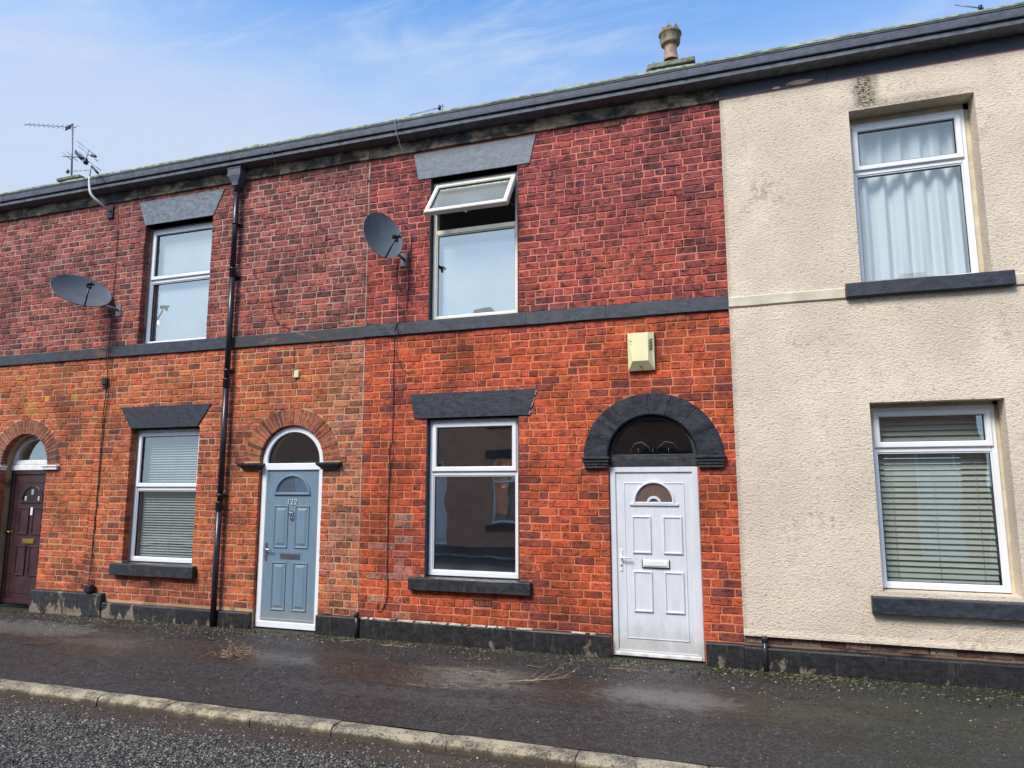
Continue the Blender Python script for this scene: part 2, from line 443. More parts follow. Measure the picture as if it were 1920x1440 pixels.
M['white_lac'] = plain('white_lacquer', (0.78, 0.78, 0.76), 0.3)
M['alarm'] = plain('faded_cream_plastic', (0.72, 0.66, 0.36), 0.5, var=0.06, scale=8)
M['alarm_dark'] = plain('slot_shadow_brown', (0.10, 0.085, 0.04), 0.7)
M['pipe'] = plain('black_pipe_paint', (0.020, 0.022, 0.027), 0.30, var=0.3, scale=5)
M['dish'] = plain('charcoal_dish_mesh', (0.13, 0.148, 0.17), 0.36, var=0.1, scale=7)
M['dish_black'] = plain('black_plastic', (0.015, 0.015, 0.017), 0.4)
M['alu'] = plain('weathered_aluminium', (0.22, 0.23, 0.24), 0.5, 0.6, var=0.3)
M['mast_white'] = plain('galvanised_mast', (0.60, 0.60, 0.58), 0.45, 0.2)
M['cable'] = plain('black_cable', (0.020, 0.017, 0.017), 0.55)
M['cable_brown'] = plain('brown_cable', (0.075, 0.030, 0.020), 0.6)
M['cable_white'] = plain('white_cable', (0.62, 0.60, 0.55), 0.6)
M['render'] = render_mat('cream_roughcast_render', (0.78, 0.655, 0.50), [(1.37, 5.93, 6.32, 0.17, 1.0), (1.78, 5.895, 5.93, 0.85, 0.55), (-.14, .4, 6.3, .06, .35), (1.75, .36, .55, 1.5, .18)])
M['render_smooth'] = plain('cream_render_reveal', (0.60, 0.53, 0.39), 0.85, var=0.14, scale=7, bmp=0.3)
M['slate'] = plain('roof_slate', (0.07, 0.075, 0.085), 0.6, var=0.3)
M['plaster'] = plain('interior_plaster', (0.80, 0.79, 0.77), 0.9, var=0.05)
M['floor'] = plain('interior_floor', (0.12, 0.09, 0.07), 0.7)
M['blind'] = plain('blind_slat', (0.50, 0.52, 0.44), 0.45, var=0.04)
M['blind_white'] = plain('white_blind_slat', (0.44, 0.45, 0.44), 0.45, var=0.04)
M['pale_backing'] = plain('pale_pane_backing', (0.62, 0.635, 0.63), 0.8, var=0.10, scale=1.4)  # pale sheet colour standing in for sky reflected in the upper panes
M['chimney_pot'] = plain('clay_chimney_pot', (0.34, 0.225, 0.15), 0.8, var=0.45, scale=7, bmp=0.3)
M['pot_rim'] = plain('sooty_pot_rim', (0.26, 0.20, 0.13), 0.85, var=0.5, scale=8)
M['stack'] = plain('mossy_stack_stone', (0.17, 0.18, 0.13), 0.9, var=0.45, scale=9, bmp=0.4)
M['pavement'] = pavement_mat()
M['road'] = road_mat()
M['kerb'] = kerb_mat()
M['ground'] = plain('bare_soil', (0.06, 0.052, 0.04), 0.95, var=0.3, scale=0.5)
M['twig'] = plain('dry_twig', (0.32, 0.22, 0.13), 0.85, var=0.35, scale=30)
M['stick'] = plain('wet_stick', (0.055, 0.035, 0.025), 0.7, var=0.3, scale=30)
M['litter'] = plain('dead_leaf', (0.19, 0.135, 0.065), 0.85, var=0.55, scale=45)
M['litter_pale'] = plain('pale_dead_leaf', (0.42, 0.34, 0.22), 0.85, var=0.35, scale=45)
M['moss'] = plain('wall_foot_moss', (0.042, 0.055, 0.018), 0.95, var=0.5, scale=25)
M['chip'] = plain('grey_stone_chip', (0.145, 0.14, 0.12), 0.6, var=0.6, scale=60)
M['chip_pale'] = plain('pale_stone_chip', (0.29, 0.275, 0.23), 0.55, var=0.4, scale=60)
M['car_paint'] = plain('white_car_paint', (0.72, 0.76, 0.80), 0.18, var=0.02)
M['tyre'] = plain('tyre_rubber', (0.018, 0.018, 0.018), 0.8)
M['lamp'] = plain('lamp_lens', (0.6, 0.6, 0.6), 0.1)


def curtain_mat():
    mt, t, b = material('white_net_curtain')
    setin(t, b, color=(0.88, 0.91, 0.92), rough=0.85)
    out = [n for n in t.nodes if n.type == 'OUTPUT_MATERIAL'][0]
    tl = nd(t, 'ShaderNodeBsdfTranslucent', {0: (0.8, 0.84, 0.86, 1)}).outputs[0]
    t.links.new(nd(t, 'ShaderNodeMixShader', {0: 0.25, 1: b.outputs[0], 2: tl}).outputs[0], out.inputs[0])
    return mt


M['curtain'] = curtain_mat()


def far_brick_mat():
    mt, t, b = material('far_terrace_brick')
    p = pos(t)
    s = nd(t, 'ShaderNodeSeparateXYZ', {0: p})
    v = nd(t, 'ShaderNodeCombineXYZ', {0: s.outputs[0], 1: s.outputs[2], 2: 0.0}).outputs[0]
    br = nd(t, 'ShaderNodeTexBrick', {'Vector': v, 'Color1': (0.50, 0.25, 0.16, 1), 'Color2': (0.36, 0.19, 0.13, 1), 'Mortar': (0.45, 0.31, 0.22, 1),
                                      'Scale': 1.0, 'Mortar Size': 0.006, 'Brick Width': 0.238, 'Row Height': 0.091})
    setin(t, b, color=br.outputs[0], rough=0.9, normal=bump(t, br.outputs[1], -0.4, 0.01))
    return mt


M['far_brick'] = far_brick_mat()

# ------------------------------------------------------------------ geometry helpers
WORLD = {}


def wloc(o):
    return WORLD.get(o.name, Vector((0, 0, 0))) if o else Vector((0, 0, 0))


class MB:
    def __init__(s):
        s.v, s.f, s.mi, s.smooth = [], [], [], []
        s.cur = 0
        s.sm = False

    def face(s, idx):
        s.f.append(idx)
        s.mi.append(s.cur)
        s.smooth.append(s.sm)

    def quad(s, *pts):
        n = len(s.v)
        s.v.extend(tuple(p) for p in pts)
        s.face(tuple(range(n, n + len(pts))))

    def box(s, x0, x1, y0, y1, z0, z1, bev=0.0):
        if bev:
            return s.bevbox(x0, x1, y0, y1, z0, z1, bev)
        n = len(s.v)
        s.v += [(x0, y0, z0), (x1, y0, z0), (x1, y1, z0), (x0, y1, z0), (x0, y0, z1), (x1, y0, z1), (x1, y1, z1), (x0, y1, z1)]
        for q in ((0, 3, 2, 1), (4, 5, 6, 7), (0, 1, 5, 4), (1, 2, 6, 5), (2, 3, 7, 6), (3, 0, 4, 7)):
            s.face(tuple(n + i for i in q))

    def bevbox(s, x0, x1, y0, y1, z0, z1, b):
        """box with every edge chamfered"""
        b = min(b, (x1 - x0) * .45, (y1 - y0) * .45, (z1 - z0) * .45)
        n = len(s.v)
        c = [((x0, x1)[i], (y0, y1)[j], (z0, z1)[k], i, j, k) for k in (0, 1) for j in (0, 1) for i in (0, 1)]
        idx = {}
        for (x, y, z, i, j, k) in c:
            sx, sy, sz = 1 - 2 * i, 1 - 2 * j, 1 - 2 * k
            for a, p in (('x', (x, y + sy * b, z + sz * b)), ('y', (x + sx * b, y, z + sz * b)), ('z', (x + sx * b, y + sy * b, z))):
                idx[(i, j, k, a)] = len(s.v)
                s.v.append(p)
        F = s.face
        I = lambda i, j, k, a: idx[(i, j, k, a)]
        F((I(0, 0, 0, 'y'), I(1, 0, 0, 'y'), I(1, 0, 1, 'y'), I(0, 0, 1, 'y')))
        F((I(1, 1, 0, 'y'), I(0, 1, 0, 'y'), I(0, 1, 1, 'y'), I(1, 1, 1, 'y')))
        F((I(0, 1, 0, 'x'), I(0, 0, 0, 'x'), I(0, 0, 1, 'x'), I(0, 1, 1, 'x')))
        F((I(1, 0, 0, 'x'), I(1, 1, 0, 'x'), I(1, 1, 1, 'x'), I(1, 0, 1, 'x')))
        F((I(0, 1, 0, 'z'), I(1, 1, 0, 'z'), I(1, 0, 0, 'z'), I(0, 0, 0, 'z')))
        F((I(0, 0, 1, 'z'), I(1, 0, 1, 'z'), I(1, 1, 1, 'z'), I(0, 1, 1, 'z')))
        for j in (0, 1):
            for k in (0, 1):
                F((I(0, j, k, 'y'), I(0, j, k, 'z'), I(1, j, k, 'z'), I(1, j, k, 'y')) if j == k else (I(0, j, k, 'y'), I(1, j, k, 'y'), I(1, j, k, 'z'), I(0, j, k, 'z')))
        for i in (0, 1):
            for k in (0, 1):
                F((I(i, 0, k, 'x'), I(i, 1, k, 'x'), I(i, 1, k, 'z'), I(i, 0, k, 'z')))
        for i in (0, 1):
            for j in (0, 1):
                F((I(i, j, 0, 'x'), I(i, j, 1, 'x'), I(i, j, 1, 'y'), I(i, j, 0, 'y')))
        for i in (0, 1):
            for j in (0, 1):
                for k in (0, 1):
                    F((I(i, j, k, 'x'), I(i, j, k, 'y'), I(i, j, k, 'z')))

    def loops(s, loops, closed=True, cap=False):
        """skin a list of equal-length point loops"""
        n = len(loops[0])
        base = len(s.v)
        for L in loops:
            s.v += [tuple(p) for p in L]
        for a in range(len(loops) - 1):
            for i in range(n if closed else n - 1):
                j = (i + 1) % n
                s.face((base + a * n + i, base + a * n + j, base + (a + 1) * n + j, base + (a + 1) * n + i))
        if cap:
            s.face(tuple(base + i for i in reversed(range(n))))
            s.face(tuple(base + (len(loops) - 1) * n + i for i in range(n)))

    def tube(s, pts, r, n=8, cap=True):
        pts = [Vector(p) for p in pts]
        rs = r if isinstance(r, (list, tuple)) else [r] * len(pts)
        loops = []
        u = None
        for i, p in enumerate(pts):
            d = (pts[min(i + 1, len(pts) - 1)] - pts[max(i - 1, 0)]).normalized()
            if u is None:
                u = d.cross(Vector((0, 0, 1)))
                if u.length < 0.1:
                    u = d.cross(Vector((0, 1, 0)))
            u = (u - d * u.dot(d)).normalized()
            v = d.cross(u)
            loops.append([p + (u * math.cos(2 * math.pi * k / n) + v * math.sin(2 * math.pi * k / n)) * rs[i] for k in range(n)])
        sm, s.sm = s.sm, True
        s.loops(loops)
        s.sm = sm
        if cap:
            b = len(s.v) - n * len(pts)
            s.face(tuple(b + i for i in range(n)))
            s.face(tuple(b + (len(pts) - 1) * n + i for i in reversed(range(n))))

    def prism(s, poly, y0, y1, bev=0.0):
        """polygon in x,z (counter clockwise seen from -y) pulled from y0 (front) to y1"""
        n = len(poly)
        if bev:
            cx = sum(p[0] for p in poly) / n
            cz = sum(p[1] for p in poly) / n
            inner = []
            for (x, z) in poly:
                d = math.hypot(x - cx, z - cz)
                inner.append((x - math.copysign(bev, x - cx), y0, z - math.copysign(bev, z - cz)))
            s.loops([[(x, y1, z) for x, z in poly], [(x, y0 + bev, z) for x, z in poly], inner])
        else:
            s.loops([[(x, y1, z) for x, z in poly], [(x, y0, z) for x, z in poly]])
        b = len(s.v) - n
        s.face(tuple(b + i for i in range(n)))
        return s

    def xf(s, start, mat):
        for i in range(start, len(s.v)):
            s.v[i] = tuple(mat @ Vector(s.v[i]))

    def mesh(s, name, mats):
        me = bpy.data.meshes.new(name)
        me.from_pydata(s.v, [], s.f)
        for mm in (mats if isinstance(mats, (list, tuple)) else [mats]):
            me.materials.append(M[mm] if isinstance(mm, str) else mm)
        me.polygons.foreach_set('material_index', s.mi)
        me.polygons.foreach_set('use_smooth', s.smooth)
        me.update()
        return me

    def build(s, name, mats, parent=None, origin=None, fix=True):
        a = np.array(s.v, float)
        if origin is None:
            lo, hi = a.min(0), a.max(0)
            origin = Vector(((lo[0] + hi[0]) / 2, (lo[1] + hi[1]) / 2, lo[2]))
        origin = Vector(origin)
        s.v = [tuple(p) for p in (a - np.array(origin))]
        me = s.mesh(name, mats)
        if fix:
            import bmesh
            bm = bmesh.new()
            bm.from_mesh(me)
            bmesh.ops.recalc_face_normals(bm, faces=bm.faces)
            bm.to_mesh(me)
            bm.free()
        return link(name, me, parent, origin)


def link(name, data, parent, world):
    o = bpy.data.objects.new(name, data)
    COL.objects.link(o)
    o.parent = parent
    o.location = Vector(world) - wloc(parent)
    WORLD[o.name] = Vector(world)
    return o


def tag(o, label, cat, group=None, kind=None):
    o['label'] = label
    o['category'] = cat
    if group:
        o['group'] = group
    if kind:
        o['kind'] = kind
    return o


def empty(name, loc, label, cat, group=None):
    o = link(name, None, None, loc)
    o.empty_display_size = 0.2
    return tag(o, label, cat, group)


def structure(o):
    o['kind'] = 'structure'
    return o


def rect(x0, x1, z0, z1):
    return lambda d: [(x0 + d, z0 + d), (x1 - d, z0 + d), (x1 - d, z1 - d), (x0 + d, z1 - d)]


def arch(cx, hw, z0, spring, rise, n=22):
    """closed outline: rectangle with an elliptical head, inset by d"""
    def f(d):
        pts = [(cx - hw + d, z0 + d), (cx + hw - d, z0 + d)]
        for i in range(n + 1):
            a = math.pi * i / n
            pts.append((cx + (hw - d) * math.cos(a), spring + (rise - d) * math.sin(a)))
        return pts
    return f


def half_disc(cx, hw, z0, rise, n=20):
    def f(d):
        pts = [(cx - hw + d * 1.1, z0 + d), (cx + hw - d * 1.1, z0 + d)]
        for i in range(1, n):
            a = math.pi * i / n
            pts.append((cx + (hw - d * 1.1) * math.cos(a), z0 + d + (rise - 2 * d) * math.sin(a)))
        return pts
    return f


def ring(mb, path, w_, y0, y1, ch=0.007):
    """frame of width w_ along a path: front face at y0, chamfered on both edges"""
    prof = [(0, y1), (0, y0 + ch), (ch, y0), (w_ - ch, y0), (w_, y0 + ch * 1.6), (w_, y1)]
    mb.loops([[(x, y, z) for x, z in path(d)] for d, y in prof])


def sheet(mb, path, d, y):
    pts = path(d)
    mb.quad(*[(x, y, z) for x, z in pts])


def pane(path, d, y, mat, parent, name='pane', th=0.006):
    mb = MB()
    pts = path(d)
    mb.quad(*[(x, y, z) for x, z in pts])
    return mb.build(name, mat, parent, fix=False)


# ------------------------------------------------------------------ walls and bricks
class Wall:
    """a facade between x0 and x1 with its openings"""
    def __init__(s, x0, x1):
        s.x0, s.x1 = x0, x1
        s.rects = []      # x0,x1,z0,z1 true holes
        s.arches = []     # cx,hw,z0,spring,rise  true holes
        s.block = []      # functions z -> (xa,xb) or None: where no brick is laid

    def hole(s, a, b, c, d):
        s.rects.append((a, b, c, d))
        s.block.append(lambda z, a=a, b=b, c=c, d=d: (a, b) if c - 0.02 < z < d + 0.02 else None)

    def archhole(s, cx, hw, z0, spring, rise, ohw, orise):
        s.arches.append((cx, hw, z0, spring, rise))

        def f(z):
            if z < spring:
                return (cx - hw, cx + hw)
            u = (z - spring) / orise
            if u < 1:
                q = ohw * math.sqrt(1 - u * u)
                return (cx - q, cx + q)
        s.block.append(f)

    def trap(s, xl0, xr0, z0, xl1, xr1, z1):
        def f(z):
            if z0 < z < z1:
                u = (z - z0) / (z1 - z0)
                return (xl0 + (xl1 - xl0) * u, xr0 + (xr1 - xr0) * u)
        s.block.append(f)

    def zone(s, xa, xb, z0, z1):
        s.block.append(lambda z: (xa, xb) if z0 < z < z1 else None)

    def free(s, z):
        iv = [(s.x0, s.x1)]
        for b in s.block:
            r = b(z)
            if not r:
                continue
            out = []
            for (a, c) in iv:
                if r[1] <= a or r[0] >= c:
                    out.append((a, c))
                else:
                    if r[0] > a:
                        out.append((a, r[0]))
                    if r[1] < c:
                        out.append((r[1], c))
            iv = out
        return [i for i in iv if i[1] - i[0] > 0.03]

    def sheet(s, z0, z1, y, depth, rec=0.005):
        """wall face with holes and the jambs of the holes"""
        mb = MB()
        holes = [(a - rec, b + rec, c - rec, d + rec) for a, b, c, d in s.rects]
        ar = [(cx, hw + rec, zb, sp, ri + rec) for cx, hw, zb, sp, ri in s.arches]
        boxes = holes + [(cx - hw, cx + hw, zb, sp + ri + 0.001) for cx, hw, zb, sp, ri in ar]
        xs = sorted({s.x0, s.x1, *[v for b in boxes for v in b[:2] if s.x0 < v < s.x1]})
        zs = sorted({z0, z1, *[v for b in boxes for v in b[2:] if z0 < v < z1]})
        for i in range(len(xs) - 1):
            for j in range(len(zs) - 1):
                cx_, cz_ = (xs[i] + xs[i + 1]) / 2, (zs[j] + zs[j + 1]) / 2
                if any(b[0] < cx_ < b[1] and b[2] < cz_ < b[3] for b in boxes):
                    continue
                mb.quad((xs[i], y, zs[j]), (xs[i + 1], y, zs[j]), (xs[i + 1], y, zs[j + 1]), (xs[i], y, zs[j + 1]))
        for (cx, hw, zb, sp, ri) in ar:
            n = 20
            top = sp + ri + 0.001
            P = [(cx - hw * math.cos(math.pi * k / n), sp + ri * math.sin(math.pi * k / n)) for k in range(n + 1)]
            for k in range(n):
                (xa, za), (xb, zb2) = P[k], P[k + 1]
                mb.quad((xa, y, za), (xb, y, zb2), (xb, y, top), (xa, y, top))
                mb.quad((xa, y, za), (xa, y + depth, za), (xb, y + depth, zb2), (xb, y, zb2))
            zb = max(zb, z0)
            mb.quad((cx - hw, y, zb), (cx - hw, y + depth, zb), (cx - hw, y + depth, sp), (cx - hw, y, sp))
            mb.quad((cx + hw, y, zb), (cx + hw, y + depth, zb), (cx + hw, y + depth, sp), (cx + hw, y, sp))
        for (a, b, c, d) in holes:
            mb.quad((a, y, c), (a, y + depth, c), (a, y + depth, d), (a, y, d))
            mb.quad((b, y, c), (b, y + depth, c), (b, y + depth, d), (b, y, d))
            mb.quad((a, y, d), (b, y, d), (b, y + depth, d), (a, y + depth, d))
            mb.quad((a, y, c), (b, y, c), (b, y + depth, c), (a, y + depth, c))
        return mb


def brick_variant(k):
    """unit brick: front face at y about 0 with worn edges, back at y=1"""
    q = random.Random(100 + k)
    mb = MB()
    nx, nz = 4, 2
    worn = 0.006 + 0.010 * q.random()
    front, outer = [], []
    for j in range(nz + 1):
        for i in range(nx + 1):
            x, z = i / nx - .5, j / nz - .5
            ex, ez = (i in (0, nx)), (j in (0, nz))
            ix = (0.022 + worn * 0.8) * (-1 if i == 0 else 1) if ex else 0
            iz = (0.05 + worn * 2.0) * (-1 if j == 0 else 1) if ez else 0
            y = q.uniform(-0.010, 0.012)
            if ex and ez:
                ix *= q.uniform(1.0, 2.2)
                iz *= q.uniform(1.0, 1.9)
            elif q.random() < 0.25:
                ix *= 1.7
                iz *= 1.7
            front.append((x - ix + q.uniform(-.006, .006), y, z - iz + q.uniform(-.012, .012)))
    mb.v = list(front)
    for j in range(nz):
        for i in range(nx):
            a = j * (nx + 1) + i
            mb.face((a, a + 1, a + nx + 2, a + nx + 1))
    per = [i for i in range(nx + 1)] + [(j + 1) * (nx + 1) - 1 for j in range(1, nz + 1)] + [nz * (nx + 1) + i for i in range(nx - 1, -1, -1)] + [j * (nx + 1) for j in range(nz - 1, 0, -1)]
    base = len(mb.v)
    pts = []
    for p in per:
        j, i = divmod(p, nx + 1)
        pts.append((i / nx - .5 + q.uniform(-.005, .005), j / nz - .5 + q.uniform(-.012, .012)))
    mb.v += [(x, 0.075, z) for x, z in pts] + [(x, 1.0, z) for x, z in pts]
    n = len(per)
    for k2 in range(n):
        l = (k2 + 1) % n
        mb.face((per[k2], base + k2, base + l, per[l]))
        mb.face((base + k2, base + n + k2, base + n + l, base + l))
    return mb


VAR = [brick_variant(k) for k in range(12)]
VAR_ME = [v.mesh('brick', 'brick_object') for v in VAR]
VAR_V = [np.array(v.v) for v in VAR]
BD = 0.105


def on_screen(x, y, z):
    d = Vector((x, y, z)) - CAM
    q = d.dot(FW)
    if q < 0.1:
        return None
    return 960 + 1304 * d.dot(RT) / q, 720 - 1304 * d.dot(UP) / q, q


def shown(x, z, L, H):
    p = on_screen(x, 0, z)
    if not p or not (-30 < p[0] < 1950 and -30 < p[1] < 1470):
        return 0
    d = (Vector((x, 0, z)) - CAM)
    return L * H * abs(d.y) / d.length ** 3


def lay_bricks(house, bricks, name='brick', cap=300):
    """bricks: list of (x,z,L,H,rot,colour,yoff)"""
    order = sorted(bricks, key=lambda b: -shown(b[0], b[1], b[2], b[3]))
    for (x, z, L, H, rot, c, yo) in order[:cap]:
        o = link(name, rng.choice(VAR_ME), house, (x, yo, z))
        o.scale = (L, BD, H)
        o.rotation_euler = (0, rot, 0)
        o.color = (*c, 1)
    rest = order[cap:]
    if not rest:
        return
    vs, fs, cols, off = [], [], [], 0
    for (x, z, L, H, rot, c, yo) in rest:
        k = rng.randrange(len(VAR))
        a = VAR_V[k] * np.array((L, BD, H))
        if rot:
            ct, st = math.cos(rot), math.sin(rot)
            a = np.stack((a[:, 0] * ct + a[:, 2] * st, a[:, 1], -a[:, 0] * st + a[:, 2] * ct), 1)
        vs.append(a + np.array((x, yo, z)))
        fs += [tuple(i + off for i in f) for f in VAR[k].f]
        cols += [c] * len(VAR[k].f)
        off += len(a)
    V = np.concatenate(vs) - np.array(wloc(house))
    me = bpy.data.meshes.new('brickwork')
    me.from_pydata(V.tolist(), [], fs)
    at = me.attributes.new('tint', 'FLOAT_COLOR', 'FACE')
    at.data.foreach_set('color', np.array([(*c, 1) for c in cols], np.float32).ravel())
    me.materials.append(M['brick_mass'])
    o = link('brickwork', me, house, wloc(house))
    o['kind'] = 'stuff'


def lerp(a, b, t):
    return tuple(x + (y - x) * t for x, y in zip(a, b))


def courses(wall, z0, z1, n, colour, pitch=0.238, seed=0, joint=0.009):
    q = random.Random(seed)
    h = (z1 - z0) / n
    out = []
    for i in range(n):
        zc = z0 + (i + .5) * h
        header = (i % 5 == 2)
        off = q.uniform(0, 0.02) + (pitch / 2 if i % 2 else 0)
        edges = []
        x = wall.x0 - pitch + off
        while x < wall.x1 + pitch:
            edges.append(x)
            if header:
                x += pitch / 2 * q.uniform(0.93, 1.07)
            elif q.random() < 0.10:
                x += pitch / 2
            else:
                x += pitch * q.uniform(0.94, 1.05)
        for (a, b) in wall.free(zc):
            cuts = [a] + [e for e in edges if a + 0.055 < e < b - 0.055] + [b]
            for k in range(len(cuts) - 1):
                L = cuts[k + 1] - cuts[k]
                xc = (cuts[k] + cuts[k + 1]) / 2
                la = joint / 2 if k > 0 else 0.0
                lb = joint / 2 if k < len(cuts) - 2 else 0.0
                out.append((xc + (la - lb) / 2, zc + q.uniform(-.0022, .0022), L - la - lb, h - joint * q.uniform(.8, 1.1), q.uniform(-.010, .010),
                            colour(xc, zc, q), q.uniform(-.0045, .003)))
    return out


# ------------------------------------------------------------------ window and door builders
def upvc_window(house, x0, x1, z0, z1, y, zt, glass='glass', mat='upvc', open_deg=0.0, fw=0.058, name='window', sash_top=True):
    """casement: fixed lower light and a top-hung sash above the transom; y is the front of the frame"""
    mb = MB()
    yb = y + 0.07
    ring(mb, rect(x0, x1, z0, z1), fw, y, yb, 0.006)
    mb.box(x0 + fw - .002, x1 - fw + .002, y + 0.003, yb, zt - 0.032, zt + 0.032, 0.007)
    win = mb.build('window', mat, house)
    # lower bead and pane
    lo = rect(x0 + fw - .004, x1 - fw + .004, z0 + fw - .004, zt - 0.030)
    g = MB()
    ring(g, lo, 0.016, y + 0.012, y + 0.05, 0.005)
    g.build('glazing_bead', mat, win)
    g = MB()
    ring(g, rect(x0 + fw + .010, x1 - fw - .010, z0 + fw + .010, zt - .044), 0.005, y + 0.020, y + 0.05, 0.001)
    g.build('glazing_seal', 'seal', win)
    pane(lo, 0.010, y + 0.034, glass, win)
    # sash
    sx0, sx1, sz0, sz1 = x0 + fw - 0.018, x1 - fw + 0.018, zt + 0.016, z1 - fw + 0.018
    fs = 0.062
    s = MB()
    p = rect(sx0, sx1, sz0, sz1)
    ring(s, p, fs, -0.022, 0.045, 0.010)
    s2 = MB()
    ring(s2, rect(sx0 + fs - .006, sx1 - fs + .006, sz0 + fs - .006, sz1 - fs + .006), 0.011, -0.006, 0.04, 0.001)
    s3 = MB()
    sheet(s3, p, fs - .004, 0.012)
    rot = Matrix.Translation((0, y, sz1)) @ Matrix.Rotation(R(-open_deg), 4, 'X') @ Matrix.Translation((0, 0, -sz1))
    for q in (s, s2, s3):
        q.xf(0, rot)
    s.build('sash', mat, win)
    s2.build('glazing_seal', 'seal', win)
    s3.build('pane', 'glass_obscure' if open_deg else glass, win, fix=False)
    if open_deg:
        hd = MB()
        hd.box(-.012 + (sx0 + sx1) / 2, .012 + (sx0 + sx1) / 2, 0.03, 0.07, sz0 - .004, sz0 + .05, .004)
        hd.box(-.05 + (sx0 + sx1) / 2, .012 + (sx0 + sx1) / 2, 0.06, 0.075, sz0 + .03, sz0 + .05, .004)
        hd.xf(0, rot)
        hd.build('handle', 'white_lac', win)
        for xx in (sx0 + .03, sx1 - .03):
            st = MB()
            a = rot @ Vector((xx, .03, sz0 + .12))
            st.tube([(xx, y + .03, sz0 + .22), a], .006, 6)
            st.build('stay', 'alu', win)
    return win


def lintel(house, xl0, xr0, z0, xl1, xr1, z1, mat, y=-0.012, name='lintel', yb=0.14):
    mb = MB()
    mb.prism([(xl0, z0), (xr0, z0), (xr1, z1), (xl1, z1)], y, yb, 0.006)
    mb.quad((xl0, y, z0 + .0), (xr0, y, z0), (xr0, yb, z0), (xl0, yb, z0))
    return mb.build(name, mat, house)


def stone_block(house, x0, x1, y0, y1, z0, z1, mat, name, bev=0.008, slope=0.0):
    mb = MB()
    # subdivide along the length so that edges can wander like worn stone
    n = max(2, int((x1 - x0) / 0.22))
    L = []
    for i in range(n + 1):
        x = x0 + (x1 - x0) * i / n
        j = lambda a: rng.uniform(-a, a) if 0 < i < n else 0
        a, b = j(.003), j(.003)
        L.append([(x, y1, z0), (x, y0 + bev, z0 + b), (x, y0 + a, z0 + bev + b), (x, y0 + a, z1 - bev + j(.002) - slope), (x, y0 + bev + a, z1 + b - slope), (x, y1, z1)])
    mb.loops(L, cap=True)
    return mb.build(name, mat, house)


def panel_door(house, x0, x1, z0, z1, y, mat, panels, style, name='door'):
    mb = MB()
    mb.box(x0, x1, y, y + 0.045, z0, z1, 0.003)
    d = mb.build(name, mat, house)
    for (a, b, c, e) in panels:
        q = MB()
        pth = rect(a, b, c, e)
        if style == 'raised':
            prof = [(0, y + .001), (0, y - .010), (.010, y - .013), (.022, y - .001), (.030, y + .0005), (.062, y - .011), (.066, y - .011)]
        else:
            prof = [(0, y + .001), (.002, y - .016), (.012, y - .019), (.020, y - .010), (.024, y - .006), (.026, y - .006)]
        q.loops([[(xx, yy, zz) for xx, zz in pth(dd)] for dd, yy in prof])
        dd, yy = prof[-1]
        q.quad(*[(xx, yy, zz) for xx, zz in pth(dd)])
        q.build('door_panel', mat, d)
    return d


def lever(door, x, z, y, mat, direction=1, key=True):
    mb = MB()
    mb.box(x - .016, x + .016, y - .012, y, z - .13, z + .11, .008)
    mb.tube([(x, y - .01, z + .02), (x, y - .05, z + .02)], .010, 8)
    mb.tube([(x, y - .048, z + .02), (x + direction * .03, y - .052, z + .02), (x + direction * .12, y - .050, z + .016)], [.010, .009, .008], 8)
    h = mb.build('handle', mat, door)
    k = MB()
    k.tube([(x, y - .0125, z - .07), (x, y - .0160, z - .07)], .010, 10)
    k.build('keyhole', 'seal', door)
    return h


def letterbox(door, x0, x1, z0, z1, y, mat, dark='seal'):
    mb = MB()
    mb.box(x0, x1, y - .012, y, z0, z1, .004)
    mb.box(x0 + .018, x1 - .018, y - .020, y - .008, z0 + .014, z1 - .012, .004)
    return mb.build('letterbox', mat, door)


# ------------------------------------------------------------------ HOUSES
XJ = [-13.94, -9.34, -4.74, -0.14, 4.46]
ZP, ZB0, ZB1, ZF = 0.245, 3.80, 3.965, 6.285


def house_root(i, label):
    return empty('terraced_house', ((XJ[i] + XJ[i + 1]) / 2, 0, 0), label, 'house', 'terraced houses along the pavement')


H0 = house_root(0, 'orange brick house at the far left with a dark maroon door under a brick arch')
H1 = house_root(1, 'orange brick house with a grey blue door numbered 122 under a brick arch')
H2 = house_root(2, 'red brick house with white door under a black arch and an open upper sash')
H3 = house_root(3, 'cream roughcast rendered house at the right with deep window reveals')


def soot(x, z, k):
    return fnoise(x * .9 + k * 13, z * .9)


